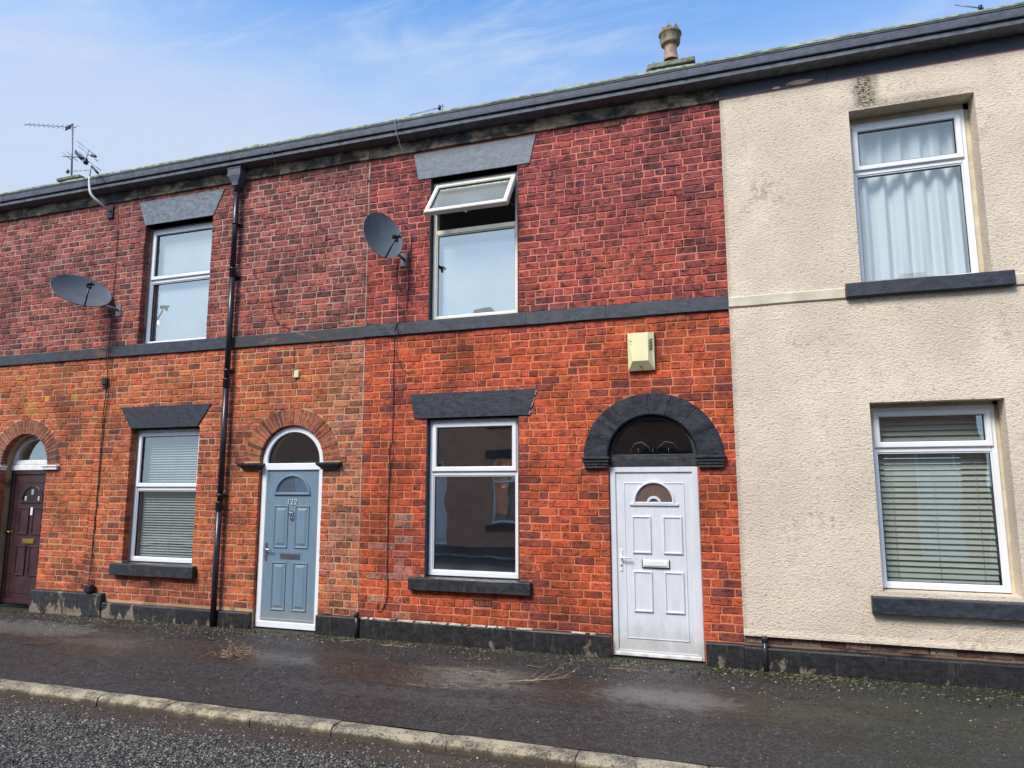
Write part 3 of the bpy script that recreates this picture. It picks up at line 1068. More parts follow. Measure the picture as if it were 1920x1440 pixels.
def col_mid(x, z, q):
    low = z < 3.9
    base = (0.56, 0.100, 0.036) if low else lerp((0.46, 0.082, 0.044), (0.36, 0.074, 0.062), min(1, max(0, (z - 4.1) / 1.5)))
    c = lerp(base, (0.52, 0.112, 0.045) if low else (0.40, 0.11, 0.085), max(0, q.gauss(0.10, .18)))
    c = lerp(c, (0.29, 0.052, 0.034) if low else (0.21, 0.05, 0.050), min(1, max(0, q.gauss(0.15, .22))))
    if low and z > 3.5:
        c = lerp(c, (0.22, 0.055, 0.045), q.uniform(0, .5) * (z - 3.5) / .3)
    p = 0.04 + 1.1 * max(0, soot(x, z, 2) - .52)
    if not low:
        p += 0.08 + (0.36 if x < -4.0 else 0) + (.22 if x > -.7 else 0)
    else:
        if -4.15 < x < -3.8 and z < 2.9:
            p += .35
        if -2.65 < x < -2.45 and .5 < z < 2.7:
            p += .38
        if x > -.42:
            p += .30
        if x < -4.2:
            p += .22
        if -1.9 < x < -1.5 and z < 2.3:
            p += .22
        if z < .42:
            p += .45
        if -1.4 < x < -.8 and 2.95 < z < 3.2:  # soft shade under the alarm box, put into the brick colour
            p += .35
    if q.random() < p:
        c = lerp(c, (0.052, 0.036, 0.042), q.uniform(.15, .62))
    # salts and old paint wiped on the wall left of the lower window
    if low and -4.6 < x < -4.0 and .25 < z < 1.5 and q.random() < .42:
        c = lerp(c, (0.50, 0.33, 0.27), q.uniform(.2, .6))
    k = q.gauss(0, .10)
    return tuple(v * math.exp(k + q.gauss(0, .025)) for v in c)


def col_left(x, z, q):
    low = z < 3.9
    base = (0.58, 0.130, 0.046) if low else lerp((0.45, 0.104, 0.062), (0.37, 0.092, 0.072), min(1, max(0, (z - 4.1) / 1.5)))
    c = lerp(base, (0.57, 0.185, 0.070) if low else (0.42, 0.16, 0.11), max(0, q.gauss(.10, .24)))
    c = lerp(c, (0.33, 0.080, 0.050) if low else (0.21, 0.062, 0.060), min(1, max(0, q.gauss(.20, .26))))
    p = 0.05 + 1.2 * max(0, soot(x, z, 5) - .5)
    if not low:
        p += .16
    if low and z > 2.4:
        p += .10
    if low and x > -5.25:
        c = lerp(c, (0.47, 0.22, 0.14), q.uniform(.1, .7))
        p += .18
    if low and -6.75 < x < -6.3 and 1.9 < z < 2.6:
        p += .45
    if low and -7.4 < x < -7.0 and 2.3 < z < 2.8:
        p += .3
    if q.random() < p:
        c = lerp(c, (0.070, 0.042, 0.040), q.uniform(.2, .68))
    if low and x < -9.6 and 2.9 < z < 3.6 and q.random() < .14:
        c = (0.62, 0.26, 0.05)
    k = q.gauss(0, .11)
    return tuple(v * math.exp(k + q.gauss(0, .03)) for v in c)


def shell(house, x0, x1, z_top=6.42):
    """the rooms behind the facade: floors, partition, back wall, roof"""
    mb = MB()
    a, b = x0 + .012, x1 - .012
    yb = 7.85
    for (za, zb) in ((0.0, 3.25), (3.4, z_top)):
        mb.cur = 0
        mb.quad((a, .30, za), (a, yb, za), (a, yb, zb), (a, .30, zb))
        mb.quad((b, .30, za), (b, yb, za), (b, yb, zb), (b, .30, zb))
        xw0, xw1, zw0, zw1 = x1 - 1.9, x1 - .5, za + .8, zb - .45  # unseen rear openings added so daylight reaches the dark rooms
        for (p_, q_, u_, v_) in ((a, b, za, zw0), (a, b, zw1, zb), (a, xw0, zw0, zw1), (xw1, b, zw0, zw1)):
            mb.quad((p_, yb, u_), (q_, yb, u_), (q_, yb, v_), (p_, yb, v_))
        mb.quad((a, .30, zb), (b, .30, zb), (b, yb, zb), (a, yb, zb))
        mb.cur = 1
        mb.quad((a, .30, za + .01), (b, .30, za + .01), (b, yb, za + .01), (a, yb, za + .01))
    mb.build('room', ['plaster', 'floor'], house, fix=False)
    rf = MB()
    za = 6.56
    rf.loops([[(x, -.20, za), (x, -.20, za + .03), (x, 4.0, za + 2.05), (x, 8.2, za), (x, 8.1, za - .02), (x, 4.0, za + 1.97)] for x in (x0, x1)], cap=True)
    rf.build('roof', 'slate', house)
    wr = Wall(x0, x1)
    wr.hole(x1 - 1.9, x1 - .5, .8, 2.8)  # matching openings in the outer wall, also added to light the rooms
    wr.hole(x1 - 1.9, x1 - .5, 4.2, 5.97)
    bk = wr.sheet(-.1, 6.5, 7.9, .2, 0.0)
    bk.build('rear_wall', 'far_brick', house, fix=False)


def inner_leaf(house, wall, y=0.115):
    """rear face of the front wall, so that rooms are closed around the windows"""
    w2 = Wall(wall.x0 + .012, wall.x1 - .012)
    w2.rects, w2.arches = wall.rects, wall.arches
    return w2.sheet(0, 6.42, y, .19, 0.0).build('inner_wall', 'plaster', house, fix=False)


def cornice(house, x0, x1, frieze, mat_f):
    """gutter, moulded cornice and frieze stones under it"""
    L = lambda prof: [[(x, y, z) for y, z in prof] for x in np.linspace(x0, x1, 9)]
    g = MB()
    prof = [(-.165, 6.522), (-.228, 6.522), (-.236, 6.528), (-.240, 6.560), (-.243, 6.612), (-.250, 6.620), (-.254, 6.648), (-.240, 6.652), (-.234, 6.632), (-.175, 6.560)]
    g.loops(L(prof), cap=True)
    g.build('gutter', 'gutter', house)
    xj = x0 + .55
    while xj < x1 - .1:
        q = MB()
        q.loops([[(xx, y, z) for y, z in ((-.17, 6.5215), (-.232, 6.5205), (-.2405, 6.526), (-.2445, 6.560), (-.2475, 6.610), (-.2545, 6.620), (-.2585, 6.6495), (-.236, 6.655))] for xx in (xj, xj + .05)], closed=False)
        q.build('gutter_joint', 'gutter', house)
        xj += 1.83
    k = MB()
    prof = [(.05, 6.452), (-.110, 6.452), (-.122, 6.460), (-.196, 6.460), (-.206, 6.466), (-.210, 6.504), (-.206, 6.512), (-.150, 6.514), (-.150, 6.5205), (.05, 6.5215)]
    k.loops(L(prof), cap=True)
    k.build('cornice', 'cornice', house)
    e = MB()
    n = int((x1 - x0) / .05)
    lo, hi = [], []
    loops = []
    for i in range(n + 1):
        x = x0 + (x1 - x0) * i / n
        h = .010 + .016 * vnoise(x * 3.1, 2.2) * (1 if rng.random() < .9 else 1.5)
        y = -.2545 - .004 * vnoise(x * 5, 8)
        loops.append([(x, y, 6.640), (x, y, 6.645 + h), (x, -.236, 6.650 + h), (x, -.225, 6.640)])
    e.loops(loops)
    e.build('moss_line', 'moss_edge', house)
    xs = [x0] + frieze + [x1]
    for i in range(len(xs) - 1):
        stone_block(house, xs[i] + .002, xs[i + 1] - .002, -.030 + rng.uniform(-.004, .004), .09, ZF, 6.4545, mat_f[i % len(mat_f)], 'frieze_stone', .008)


def air_brick(house, x, z, mat='stick'):
    mb = MB()
    ring(mb, rect(x - .115, x + .115, z - .040, z + .040), .012, -.006, .05, .002)
    for k in range(8):
        xx = x - .095 + k * .0272
        mb.box(xx - .006, xx + .006, -.005, .05, z - .030, z + .030)
    o = mb.build('air_brick', M['brick_object'], house)
    o.color = (0.22, 0.085, 0.055, 1)
    b = MB()
    b.quad((x - .11, .012, z - .035), (x + .11, .012, z - .035), (x + .11, .012, z + .035), (x - .11, .012, z + .035))  # flat black sheet painted in for the dark behind the vent bars
    b.build('vent_dark_sheet', 'seal', o, fix=False)


# -------- house with the white door (middle)
W2 = Wall(XJ[2], XJ[3])
W2.hole(-3.825, -2.61, ZB1, 5.885)
W2.hole(-3.825, -2.61, 0.765, 2.70)
AX2, AR_IN, AR_OUT, RISE_IN, RISE_OUT, SPR = -1.035, .495, .775, .465, .715, 2.19
W2.archhole(AX2, AR_IN, 0, SPR, RISE_IN, AR_OUT, RISE_OUT)
W2.trap(-4.00, -2.45, 5.885, -4.075, -2.365, 6.26)
W2.trap(-4.00, -2.475, 2.70, -4.065, -2.375, 3.02)
W2.zone(-4.01, -2.46, .61, .765)
W2.zone(AX2 - .79, AX2 + .79, 2.06, 2.19)
for (vx, vz) in ((-1.41, 6.238), (-3.065, .50)):
    W2.zone(vx - .118, vx + .118, vz - .046, vz + .046)
W2.sheet(0, 6.42, 0.0060, .11).build('wall', 'mortar_red', H2, fix=False)
inner_leaf(H2, W2)
lay_bricks(H2, courses(W2, ZP, ZB0, 39, col_mid, seed=21) + courses(W2, ZB1, ZF, 26, col_mid, seed=22))
shell(H2, XJ[2], XJ[3])
cornice(H2, XJ[2], XJ[3], [-3.85, -2.95, -2.1, -1.35, -.72], ['frieze_stone', 'frieze_stone', 'frieze_buff', 'frieze_stone', 'frieze_stone', 'frieze_buff'])
lintel(H2, -4.00, -2.45, 5.885, -4.075, -2.365, 6.255, 'paint_grey')
lintel(H2, -4.00, -2.475, 2.70, -4.065, -2.375, 3.02, 'paint_black')
for a, b in ((-4.738, -4.13), (-4.127, -2.50), (-2.497, -1.52), (-1.517, -.142)):
    stone_block(H2, a, b, -.032, .09, ZB0, ZB1, 'paint_band', 'band_stone')
stone_block(H2, -4.01, -2.455, -.075, .12, .612, .768, 'paint_sill', 'sill', .008, .012)
for (a, b) in ((-4.738, -3.3), (-3.297, -1.545), (-.525, -.142)):
    stone_block(H2, a, b, -.06, .09, -.05, ZP, 'paint_plinth', 'plinth_stone', .014, .010)
fe = MB()
x = -4.68
while x < -1.6:
    L_ = rng.uniform(.03, .22)
    if rng.random() < .72:
        fe.loops([[(xx, -.058 + rng.uniform(-.004, .004), ZP - .010 + rng.uniform(-.008, .001)), (xx, -.058, ZP - .003), (xx, -.03 + rng.uniform(-.012, .012), ZP + .003), (xx, -.03, ZP - .01)] for xx in np.linspace(x, x + L_, 4)], cap=True)
    x += L_ + rng.uniform(.0, .06)
fe.build('flaked_edge', plain('pale_flaked_mortar', (0.46, 0.40, 0.32), .9, var=.45, scale=14), H2)['kind'] = 'stuff'
for (x0, x1, z0, z1) in ((-3.825, -2.61, ZB1, 5.885), (-3.825, -2.61, .765, 2.70)):
    rv = MB()
    for xa, xb in ((x0, x0 + .006), (x1 - .006, x1)):
        rv.box(xa, xb, -.002, .112, z0 + .001, z1 - .001)
    rv.build('window_reveal', 'paint_black', H2)
upvc_window(H2, -3.818, -2.617, ZB1, 5.84, .085, 5.155, 'glass_sky', 'upvc_cream', 36)
upvc_window(H2, -3.818, -2.617, .775, 2.685, .085, 2.02, 'glass_clear')
hp = MB()
hp.box(-1.80, -.16, 1.6, 1.68, .01, 3.2)  # unseen board added to block the bright rear opening behind the fanlight
hp.build('fanlight_baffle', 'plaster', H2)
lc = MB()
for k in range(16):
    u = rng.random()
    x, z = -2.475 + .10 * u, 2.70 + .32 * u
    lc.tube([(x + rng.uniform(-.004, .006), -.012, z), (x + .012, -.0125, z + rng.uniform(.008, .03))], rng.uniform(.003, .007), 5)
for k in range(14):
    x = rng.uniform(-4.05, -2.4)
    lc.tube([(x, -.012, 3.02), (x + rng.uniform(.01, .05), -.012, 3.021)], rng.uniform(.002, .005), 5)
lc.build('chipped_edge', plain('pale_chipped_paint', (0.50, 0.44, 0.36), .9, var=.4, scale=20), H2)['kind'] = 'stuff'
# black painted stone arch
for (u0, u1) in ((0, 22), (22, 38), (38, 55), (55, 88), (88, 108), (108, 131), (131, 153), (153, 180)):
    L = []
    n = max(3, int((u1 - u0) / 6))
    for i in range(n + 1):
        a = R(u0 + .22 + (u1 - u0 - .44) * i / n)
        c, s_ = -math.cos(a), math.sin(a)
        wv = rng.uniform(-.002, .002)
        P = lambda rx, rz, y: (AX2 + rx * c, y, SPR + rz * s_)
        L.append([P(AR_IN, RISE_IN, .10), P(AR_IN, RISE_IN, -.034), P(AR_IN + .014, RISE_IN + .014, -.048 + wv), P(AR_OUT - .014 + wv, RISE_OUT - .014, -.048 + wv), P(AR_OUT + wv, RISE_OUT, -.034), P(AR_OUT, RISE_OUT, .05)])
    q = MB()
    q.loops(L, cap=True)
    q.build('arch_stone', 'paint_arch', H2)
for sx in (-1, 1):
    q = MB()
    xc = AX2 + sx * (AR_IN + .14)
    for (z0, z1, hw, y) in ((2.165, 2.192, .165, -.085), (2.125, 2.163, .150, -.068), (2.095, 2.123, .138, -.055), (2.06, 2.093, .128, -.045)):
        q.box(xc - hw, xc + hw, y, .09, z0, z1, .006)
    q.build('capital', 'paint_sill', H2)
# door set
DY = .035
df = MB()
dpath = rect(-1.527, -.543, 0.012, 2.082)
ring(df, dpath, .070, DY, DY + .075, .008)
dfr = df.build('door_frame', 'upvc_door', H2)
th = MB()
th.box(-1.50, -.57, DY - .012, DY + .05, .02, .062, .006)
th.build('threshold', 'upvc_grime', dfr)
bl = MB()
bl.box(-1.527, -.543, DY - .01, DY + .09, 2.082, 2.178, .006)
bl.build('transom', 'paint_sill', dfr)
fr = MB()
hd = half_disc(AX2, AR_IN - .002, 2.172, RISE_IN + .016)
ring(fr, hd, .045, DY + .01, DY + .08, .006)
fr.build('fanlight_frame', 'paint_black', dfr)
pane(hd, .040, DY + .05, 'glass_dark', dfr, 'fanlight')
# leaded curves in the fanlight
ld = MB()
for (pts) in ([(-1.30, 2.24), (-1.24, 2.34), (-1.16, 2.36), (-1.08, 2.30), (-1.06, 2.24)], [(-1.0, 2.24), (-.97, 2.30), (-.89, 2.36), (-.80, 2.34), (-.74, 2.24)],
              [(-1.035, 2.215), (-1.035, 2.28)], [(-1.20, 2.215), (-1.20, 2.29)], [(-.86, 2.215), (-.86, 2.29)]):
    ld.tube([(x, DY + .046, z) for x, z in pts], .0016, 5)
ld.build('leading', 'alu', dfr)
lx0, lx1 = -1.457, -.613
door = panel_door(H2, lx0, lx1, .065, 2.008, DY + .020, 'upvc_door',
                  [(-1.285, -1.075, 1.12, 1.53), (-.945, -.735, 1.12, 1.53), (-1.285, -1.075, .49, .93), (-.945, -.735, .49, .93)], 'flat')
bd = MB()
ring(bd, rect(lx0 + .085, lx1 - .085, .20, 1.90), .014, DY + .012, DY + .03, .005)
bd.build('moulding', 'upvc_door', door)
dc = (lx0 + lx1) / 2
fg = MB()
o_ = half_disc(dc, .235, 1.655, .265)
ring(fg, o_, .030, DY - .002, DY + .03, .008)
fg.box(dc - .27, dc + .27, DY, DY + .022, 1.642, 1.672, .006)
pts = lambda d: [(dc + (.085 - d) * math.cos(math.pi * k / 12), 1.668 + (.085 - d) * math.sin(math.pi * k / 12)) for k in range(13)]
fg.loops([[(x, DY + .02, z) for x, z in pts(0)], [(x, DY + .001, z) for x, z in pts(.004)], [(x, DY + .001, z) for x, z in pts(.028)], [(x, DY + .02, z) for x, z in pts(.034)]], closed=False)
fg.build('sunburst_surround', 'upvc_door', door)
pane(o_, .026, DY + .013, 'glass_door', door, 'door_glass')
lever(door, lx0 + .042, 1.05, DY + .020, 'white_lac', 1)
lb = letterbox(door, dc - .145, dc + .145, .972, 1.052, DY + .020, 'white_lac')
q = MB()
for xx in (dc - .149, dc + .145):
    q.box(xx, xx + .006, DY + .002, DY + .02, .968, 1.056)
q.box(dc - .149, dc + .151, DY + .004, DY + .02, .964, .970)
q.build('letterbox_gasket', 'seal', door)
air_brick(H2, -1.41, 6.238)
air_brick(H2, -3.065, .50)

# -------- house 122 (grey blue door)
W1 = Wall(XJ[1], XJ[2])
W1.hole(-8.655, -7.375, ZB1, 5.86)
W1.hole(-8.64, -7.385, .77, 2.69)
AX1, RI1, RO1, AI1, AO1, SP1 = -5.83, .50, .76, .475, .705, 2.195
W1.archhole(AX1, RI1, 0, SP1, AI1, RO1 + .004, AO1 + .004)
W1.trap(-8.66, -7.36, 5.83, -8.81, -7.18, 6.225)
W1.trap(-8.655, -7.42, 2.695, -8.87, -7.19, 3.02)
W1.zone(-8.77, -7.285, .60, .77)
for xx in (-6.45, -5.21):
    W1.zone(xx - .2, xx + .2, 2.06, 2.175)
for (vx, vz) in ((-5.93, 6.236), (-8.0, .485)):
    W1.zone(vx - .118, vx + .118, vz - .046, vz + .046)
W1.sheet(0, 6.42, 0.0060, .14).build('wall', 'mortar_buff', H1, fix=False)
inner_leaf(H1, W1, .15)
lay_bricks(H1, courses(W1, ZP, ZB0, 39, col_left, seed=31, joint=.0115) + courses(W1, ZB1, ZF, 26, col_left, seed=32, joint=.011))
shell(H1, XJ[1], XJ[2])
cornice(H1, XJ[1], XJ[2], [-8.9, -8.05, -7.1, -6.2, -5.3], ['frieze_stone', 'frieze_buff', 'frieze_stone', 'frieze_buff', 'frieze_stone', 'frieze_buff'])


def brick_arch(house, cx, ri, ro, ai, ao, sp, n, colour, seed):
    q = random.Random(seed)
    for k in range(n):
        a0, a1 = math.pi * (k + .06) / n, math.pi * (k + .94) / n
        am = (a0 + a1) / 2
        mb = MB()
        e = lambda a, rx, rz, y: (cx - rx * math.cos(a), y, sp + rz * math.sin(a))
        j = lambda: q.uniform(-.004, .004)
        y = q.uniform(-.004, .003)
        b = .006
        ring4 = lambda i, yy: [e(a0 + i / ri * .6, ri + i + j() * .3, ai + i, yy), e(a1 - i / ri * .6, ri + i, ai + i, yy), e(a1 - i / ro * .6, ro - i, ao - i + j() * .5, yy), e(a0 + i / ro * .6, ro - i, ao - i, yy)]
        mb.loops([ring4(0, .10), ring4(0, y + b), ring4(b, y)])
        nn = len(mb.v) - 4
        mb.face((nn, nn + 1, nn + 2, nn + 3))
        o = mb.build('arch_brick', 'brick_object', house)
        xx, zz = cx - (ri + ro) / 2 * math.cos(am), sp + (ai + ao) / 2 * math.sin(am)
        o.color = (*colour(xx, zz, q), 1)


def arch_col(x, z, q):
    c = lerp((0.47, 0.15, 0.06), (0.36, 0.10, 0.055), q.random())
    if q.random() < .22:
        c = lerp(c, (0.09, 0.05, 0.04), q.uniform(.4, .85))
    return c


brick_arch(H1, AX1, RI1, RO1, AI1, AO1, SP1, 31, arch_col, 5)
am = MB()
n = 24
am.loops([[(AX1 - rx * math.cos(math.pi * k / n), .007, SP1 + rz * math.sin(math.pi * k / n)) for k in range(n + 1)] for rx, rz in ((RI1 + .003, AI1 + .003), (RO1 + .012, AO1 + .012))], closed=False)
am.build('arch_mortar', 'mortar_buff', H1, fix=False)
lintel(H1, -8.66, -7.36, 5.83, -8.81, -7.18, 6.225, 'paint_grey', yb=.16)
lintel(H1, -8.655, -7.42, 2.695, -8.87, -7.19, 3.02, 'paint_black', yb=.16)
for a, b, mt in ((-9.338, -9.07, 'paint_band_old'), (-9.067, -6.98, 'paint_band'), (-6.977, -6.25, 'paint_band_old'), (-6.247, -4.742, 'paint_band_old')):
    stone_block(H1, a, b, -.028, .15, ZB0 - .008, ZB1 - (0 if mt == 'paint_band' else .008), mt, 'band_stone')
stone_block(H1, -8.77, -7.285, -.085, .15, .60, .772, 'paint_sill', 'sill', .008, .012)
for a, b, z in ((-9.338, -8.90, .335), (-8.897, -7.55, .215), (-7.547, -6.345, .215), (-5.315, -4.742, .25)):
    stone_block(H1, a, b, -.075 if z > .3 else -.055, .09, -.06, z, 'paint_plinth_bad' if b < -7 else 'paint_plinth', 'plinth_stone', .014, .012)
upvc_window(H1, -8.648, -7.38, ZB1, 5.80, .135, 4.97, 'glass_sky', 'upvc')
upvc_window(H1, -8.635, -7.39, .778, 2.68, .125, 1.825, 'glass_blind', 'upvc')
for sx in (-1, 1):
    q = MB()
    xc = AX1 + sx * (RI1 + .125)
    q.loops([[(xc - hw, .09, z), (xc - hw, y, z), (xc + hw, y, z), (xc + hw, .09, z)] for z, hw, y in
             ((2.075, .12, -.030), (2.10, .13, -.045), (2.125, .16, -.07), (2.14, .175, -.085), (2.165, .178, -.088), (2.168, .17, -.08))], cap=True)
    q.build('capital', 'paint_sill', H1)
BY = .055
df = MB()
ring(df, arch(AX1, RI1 - .004, .012, SP1, AI1 - .004), .088, BY, BY + .075, .010)
df.box(AX1 - RI1 + .05, AX1 + RI1 - .05, BY - .004, BY + .07, 2.07, 2.165, .008)
df.box(AX1 - RI1 + .02, AX1 + RI1 - .02, BY - .008, BY + .06, .014, .098, .008)
f1 = df.build('door_frame', 'upvc', H1)
hd = half_disc(AX1, RI1 - .088, 2.150, AI1 - .036)
g = MB()
ring(g, hd, .012, BY + .018, BY + .05, .003)
g.build('glazing_seal', 'seal', f1)
pane(hd, .004, BY + .035, 'glass', f1, 'fanlight')
bx0, bx1 = AX1 - .412, AX1 + .412
bdoor = panel_door(H1, bx0, bx1, .10, 2.068, BY + .02, 'blue_door',
                   [(AX1 - .275, AX1 - .055, 1.045, 1.60), (AX1 + .055, AX1 + .275, 1.045, 1.60), (AX1 - .275, AX1 - .055, .24, .86), (AX1 + .055, AX1 + .275, .24, .86)], 'raised')
q = MB()
hd = half_disc(AX1 + .0, .285, 1.735, .285)
ring(q, hd, .040, BY - .004, BY + .03, .012)
q.build('glass_surround', 'blue_door', bdoor)
pane(hd, .034, BY + .014, 'glass', bdoor, 'door_glass')
q = MB()
q.box(bx0, bx1, BY + .006, BY + .03, .10, .135, .006)
q.build('weather_bar', 'blue_door', bdoor)
lever(bdoor, bx0 + .035, 1.0, BY + .02, 'chrome', 1)
letterbox(bdoor, AX1 - .155, AX1 + .155, .905, .985, BY + .02, 'chrome')
q = MB()
kz = 1.47
q.tube([(AX1 + .005, BY + .02, kz + .05), (AX1 + .005, BY - .01, kz + .05)], .020, 10)
q.tube([(AX1 + .005 + .030 * math.sin(t) * (1.15 - .25 * math.cos(t)), BY - .006, kz + .022 * 1.8 * math.cos(t) + .005) for t in np.linspace(0.25, 2 * math.pi - .25, 14)], .007, 6)
q.tube([(AX1 + .005, BY + .012, kz - .035), (AX1 + .005, BY - .016, kz - .035)], .012, 8)
q.build('knocker', 'chrome', bdoor)
for k, ch in enumerate('122'):
    cu = bpy.data.curves.new('house_number', 'FONT')
    cu.body = ch
    cu.size = .105
    cu.extrude = .004
    cu.align_x = 'CENTER'
    tmp = bpy.data.objects.new('house_number_outline', cu)
    COL.objects.link(tmp)
    bpy.context.view_layer.update()
    me = bpy.data.meshes.new_from_object(tmp.evaluated_get(bpy.context.evaluated_depsgraph_get()))
    bpy.data.objects.remove(tmp)
    me.materials.clear()
    me.materials.append(M['silver'])
    o = link('house_number', me, bdoor, (AX1 - .055 + k * .058, BY + .012, 1.615))
    o.rotation_euler = (R(90), 0, 0)
air_brick(H1, -5.93, 6.236)
air_brick(H1, -8.0, .485)

# -------- maroon door house (far left)
W0 = Wall(XJ[0], XJ[1])
W0.hole(-13.30, -12.05, ZB1, 5.86)
W0.hole(-13.30, -12.05, .77, 2.69)
AX0 = -10.79
W0.archhole(AX0, RI1, 0, SP1, AI1, RO1 + .004, AO1 + .004)
W0.trap(-13.32, -12.03, 5.83, -13.46, -11.88, 6.225)
W0.trap(-13.32, -12.03, 2.695, -13.46, -11.88, 3.02)
W0.zone(-13.40, -11.95, .60, .77)
W0.sheet(0, 6.42, .0060, .26).build('wall', 'mortar_buff', H0, fix=False)
inner_leaf(H0, W0, .27)
lay_bricks(H0, courses(W0, ZP + .02, ZB0, 39, col_left, seed=41, joint=.0115) + courses(W0, ZB1, ZF, 26, col_left, seed=42, joint=.011))
shell(H0, XJ[0], XJ[1])
cornice(H0, XJ[0], XJ[1], [-13.0, -12.1, -11.2, -10.3], ['frieze_stone', 'frieze_stone', 'frieze_buff', 'frieze_stone', 'frieze_stone'])
brick_arch(H0, AX0, RI1, RO1, AI1, AO1, SP1, 31, lambda x, z, q: lerp(arch_col(x, z, q), (.26, .12, .09), .5), 6)
am = MB()
am.loops([[(AX0 - rx * math.cos(math.pi * k / n), .007, SP1 + rz * math.sin(math.pi * k / n)) for k in range(n + 1)] for rx, rz in ((RI1 + .003, AI1 + .003), (RO1 + .012, AO1 + .012))], closed=False)
am.build('arch_mortar', 'mortar_buff', H0, fix=False)
lintel(H0, -13.32, -12.03, 5.83, -13.46, -11.88, 6.225, 'paint_grey', yb=.16)
lintel(H0, -13.32, -12.03, 2.695, -13.46, -11.88, 3.02, 'paint_black', yb=.16)
for a, b, mt in ((-13.938, -11.62, 'paint_band'), (-11.617, -10.35, 'paint_band'), (-10.347, -9.342, 'paint_band_old')):
    stone_block(H0, a, b, -.028, .15, ZB0 - .012, ZB1 - .01, mt, 'band_stone')
stone_block(H0, -13.40, -11.95, -.085, .15, .60, .772, 'paint_sill', 'sill', .008, .012)
for a, b in ((-13.938, -11.305), (-10.285, -9.342)):
    stone_block(H0, a, b, -.075, .09, -.06, .335, 'paint_plinth_bad', 'plinth_stone', .014, .012)
upvc_window(H0, -13.295, -12.055, ZB1, 5.80, .135, 4.97, 'glass_sky', 'upvc')
upvc_window(H0, -13.295, -12.055, .778, 2.68, .125, 1.825, 'glass', 'upvc')
MY = .19
df = MB()
ring(df, rect(AX0 - RI1 + .004, AX0 + RI1 - .004, .04, 2.10), .065, MY, MY + .08, .008)
f0 = df.build('door_frame', 'maroon', H0)
q = MB()
q.box(AX0 - RI1 + .004, AX0 + RI1 - .004, MY - .015, MY + .08, 2.103, 2.19, .008)
ring(q, half_disc(AX0, RI1 - .004, 2.193, AI1 - .002), .075, MY, MY + .08, .010)
q.build('fanlight_frame', 'white_lac', f0)
pane(half_disc(AX0, RI1 - .004, 2.193, AI1 - .002), .07, MY + .04, 'glass', f0, 'fanlight')
for sx in (-1, 1):
    q = MB()
    xc = AX0 + sx * (RI1 + .12)
    q.box(xc - .165, xc + .165, -.06, .09, 2.150, 2.172, .006)
    q.box(xc - .145, xc + .145, -.045, .09, 2.105, 2.148, .006)
    q.build('capital', 'white_lac', H0)
mx0, mx1 = AX0 - .43, AX0 + .43
md = panel_door(H0, mx0, mx1, .105, 2.035, MY + .02, 'maroon',
                [(AX0 - .25, AX0 - .04, 1.10, 1.52), (AX0 + .04, AX0 + .25, 1.10, 1.52), (AX0 - .25, AX0 - .04, .47, .93), (AX0 + .04, AX0 + .25, .47, .93)], 'flat')
q = MB()
ring(q, rect(mx0 + .09, mx1 - .09, .20, 1.92), .014, MY + .012, MY + .03, .005)
q.build('moulding', 'maroon', md)
q = MB()
o_ = half_disc(AX0, .235, 1.60, .265)
ring(q, o_, .028, MY - .002, MY + .03, .008)
q.box(AX0 - .27, AX0 + .27, MY, MY + .02, 1.588, 1.615, .006)
q.build('sunburst_surround', 'maroon', md)
pane(o_, .024, MY + .013, 'glass_dark', md, 'door_glass')
for (dx, dzz, rr) in ((0, 1.76, .030), (-.14, 1.66, .024), (.14, 1.66, .024)):
    q = MB()
    for s_ in (-1, 1):
        q.tube([(AX0 + dx + rr * .6 * math.cos(t), MY + .010, dzz + s_ * rr * .62 + rr * .6 * math.sin(t)) for t in np.linspace(0, 2 * math.pi, 11)], .006, 5)
    q.build('glass_motif', 'white_lac', md)
q = MB()
q.box(AX0 - .022, AX0 + .028, MY + .012, MY + .022, 1.40, 1.52, .003)
q.build('notice', 'white_lac', md)
lever(md, mx0 + .045, 1.12, MY + .02, 'brass', -1)
letterbox(md, AX0 - .13, AX0 + .13, .96, 1.04, MY + .02, 'brass')

# -------- cream rendered house (right)
RY = -.034
W3 = Wall(XJ[3], XJ[4])
W3.hole(1.195, 2.375, ZB1 + .005, 5.90)
W3.hole(1.19, 2.372, .83, 2.71)
W3.hole(3.05, 4.05, .0, 2.45)
w3 = W3.sheet(.335, ZF - .008, RY, .22, 0.0)
w3.build('rendered_wall', 'render', H3, fix=False)
q = MB()      # underside and left return of the render coat, a bell-cast bottom edge
q.quad((XJ[3], RY, .335), (3.05, RY, .335), (3.05, .01, .33), (XJ[3], .01, .33))
q.quad((XJ[3], RY, .335), (XJ[3], .01, .33), (XJ[3], .01, ZF - .008), (XJ[3], RY, ZF - .008))
q.loops([[(x, RY - .001, .40), (x, RY - .010, .352), (x, RY - .010, .330), (x, .0, .328)] for x in np.linspace(XJ[3], 3.05, 12)], closed=False)
q.build('render_edge', 'render', H3, fix=False)
Wb = Wall(XJ[3], XJ[4])
Wb.hole(3.05, 4.05, 0, 2.45)
Wb.sheet(0, .34, .0060, .1).build('wall', 'mortar_dirty', H3, fix=False)


def col_cream(x, z, q):
    c = lerp((0.13, 0.055, 0.045), (0.36, 0.25, 0.16), max(0, q.gauss(.2, .4)))
    return c


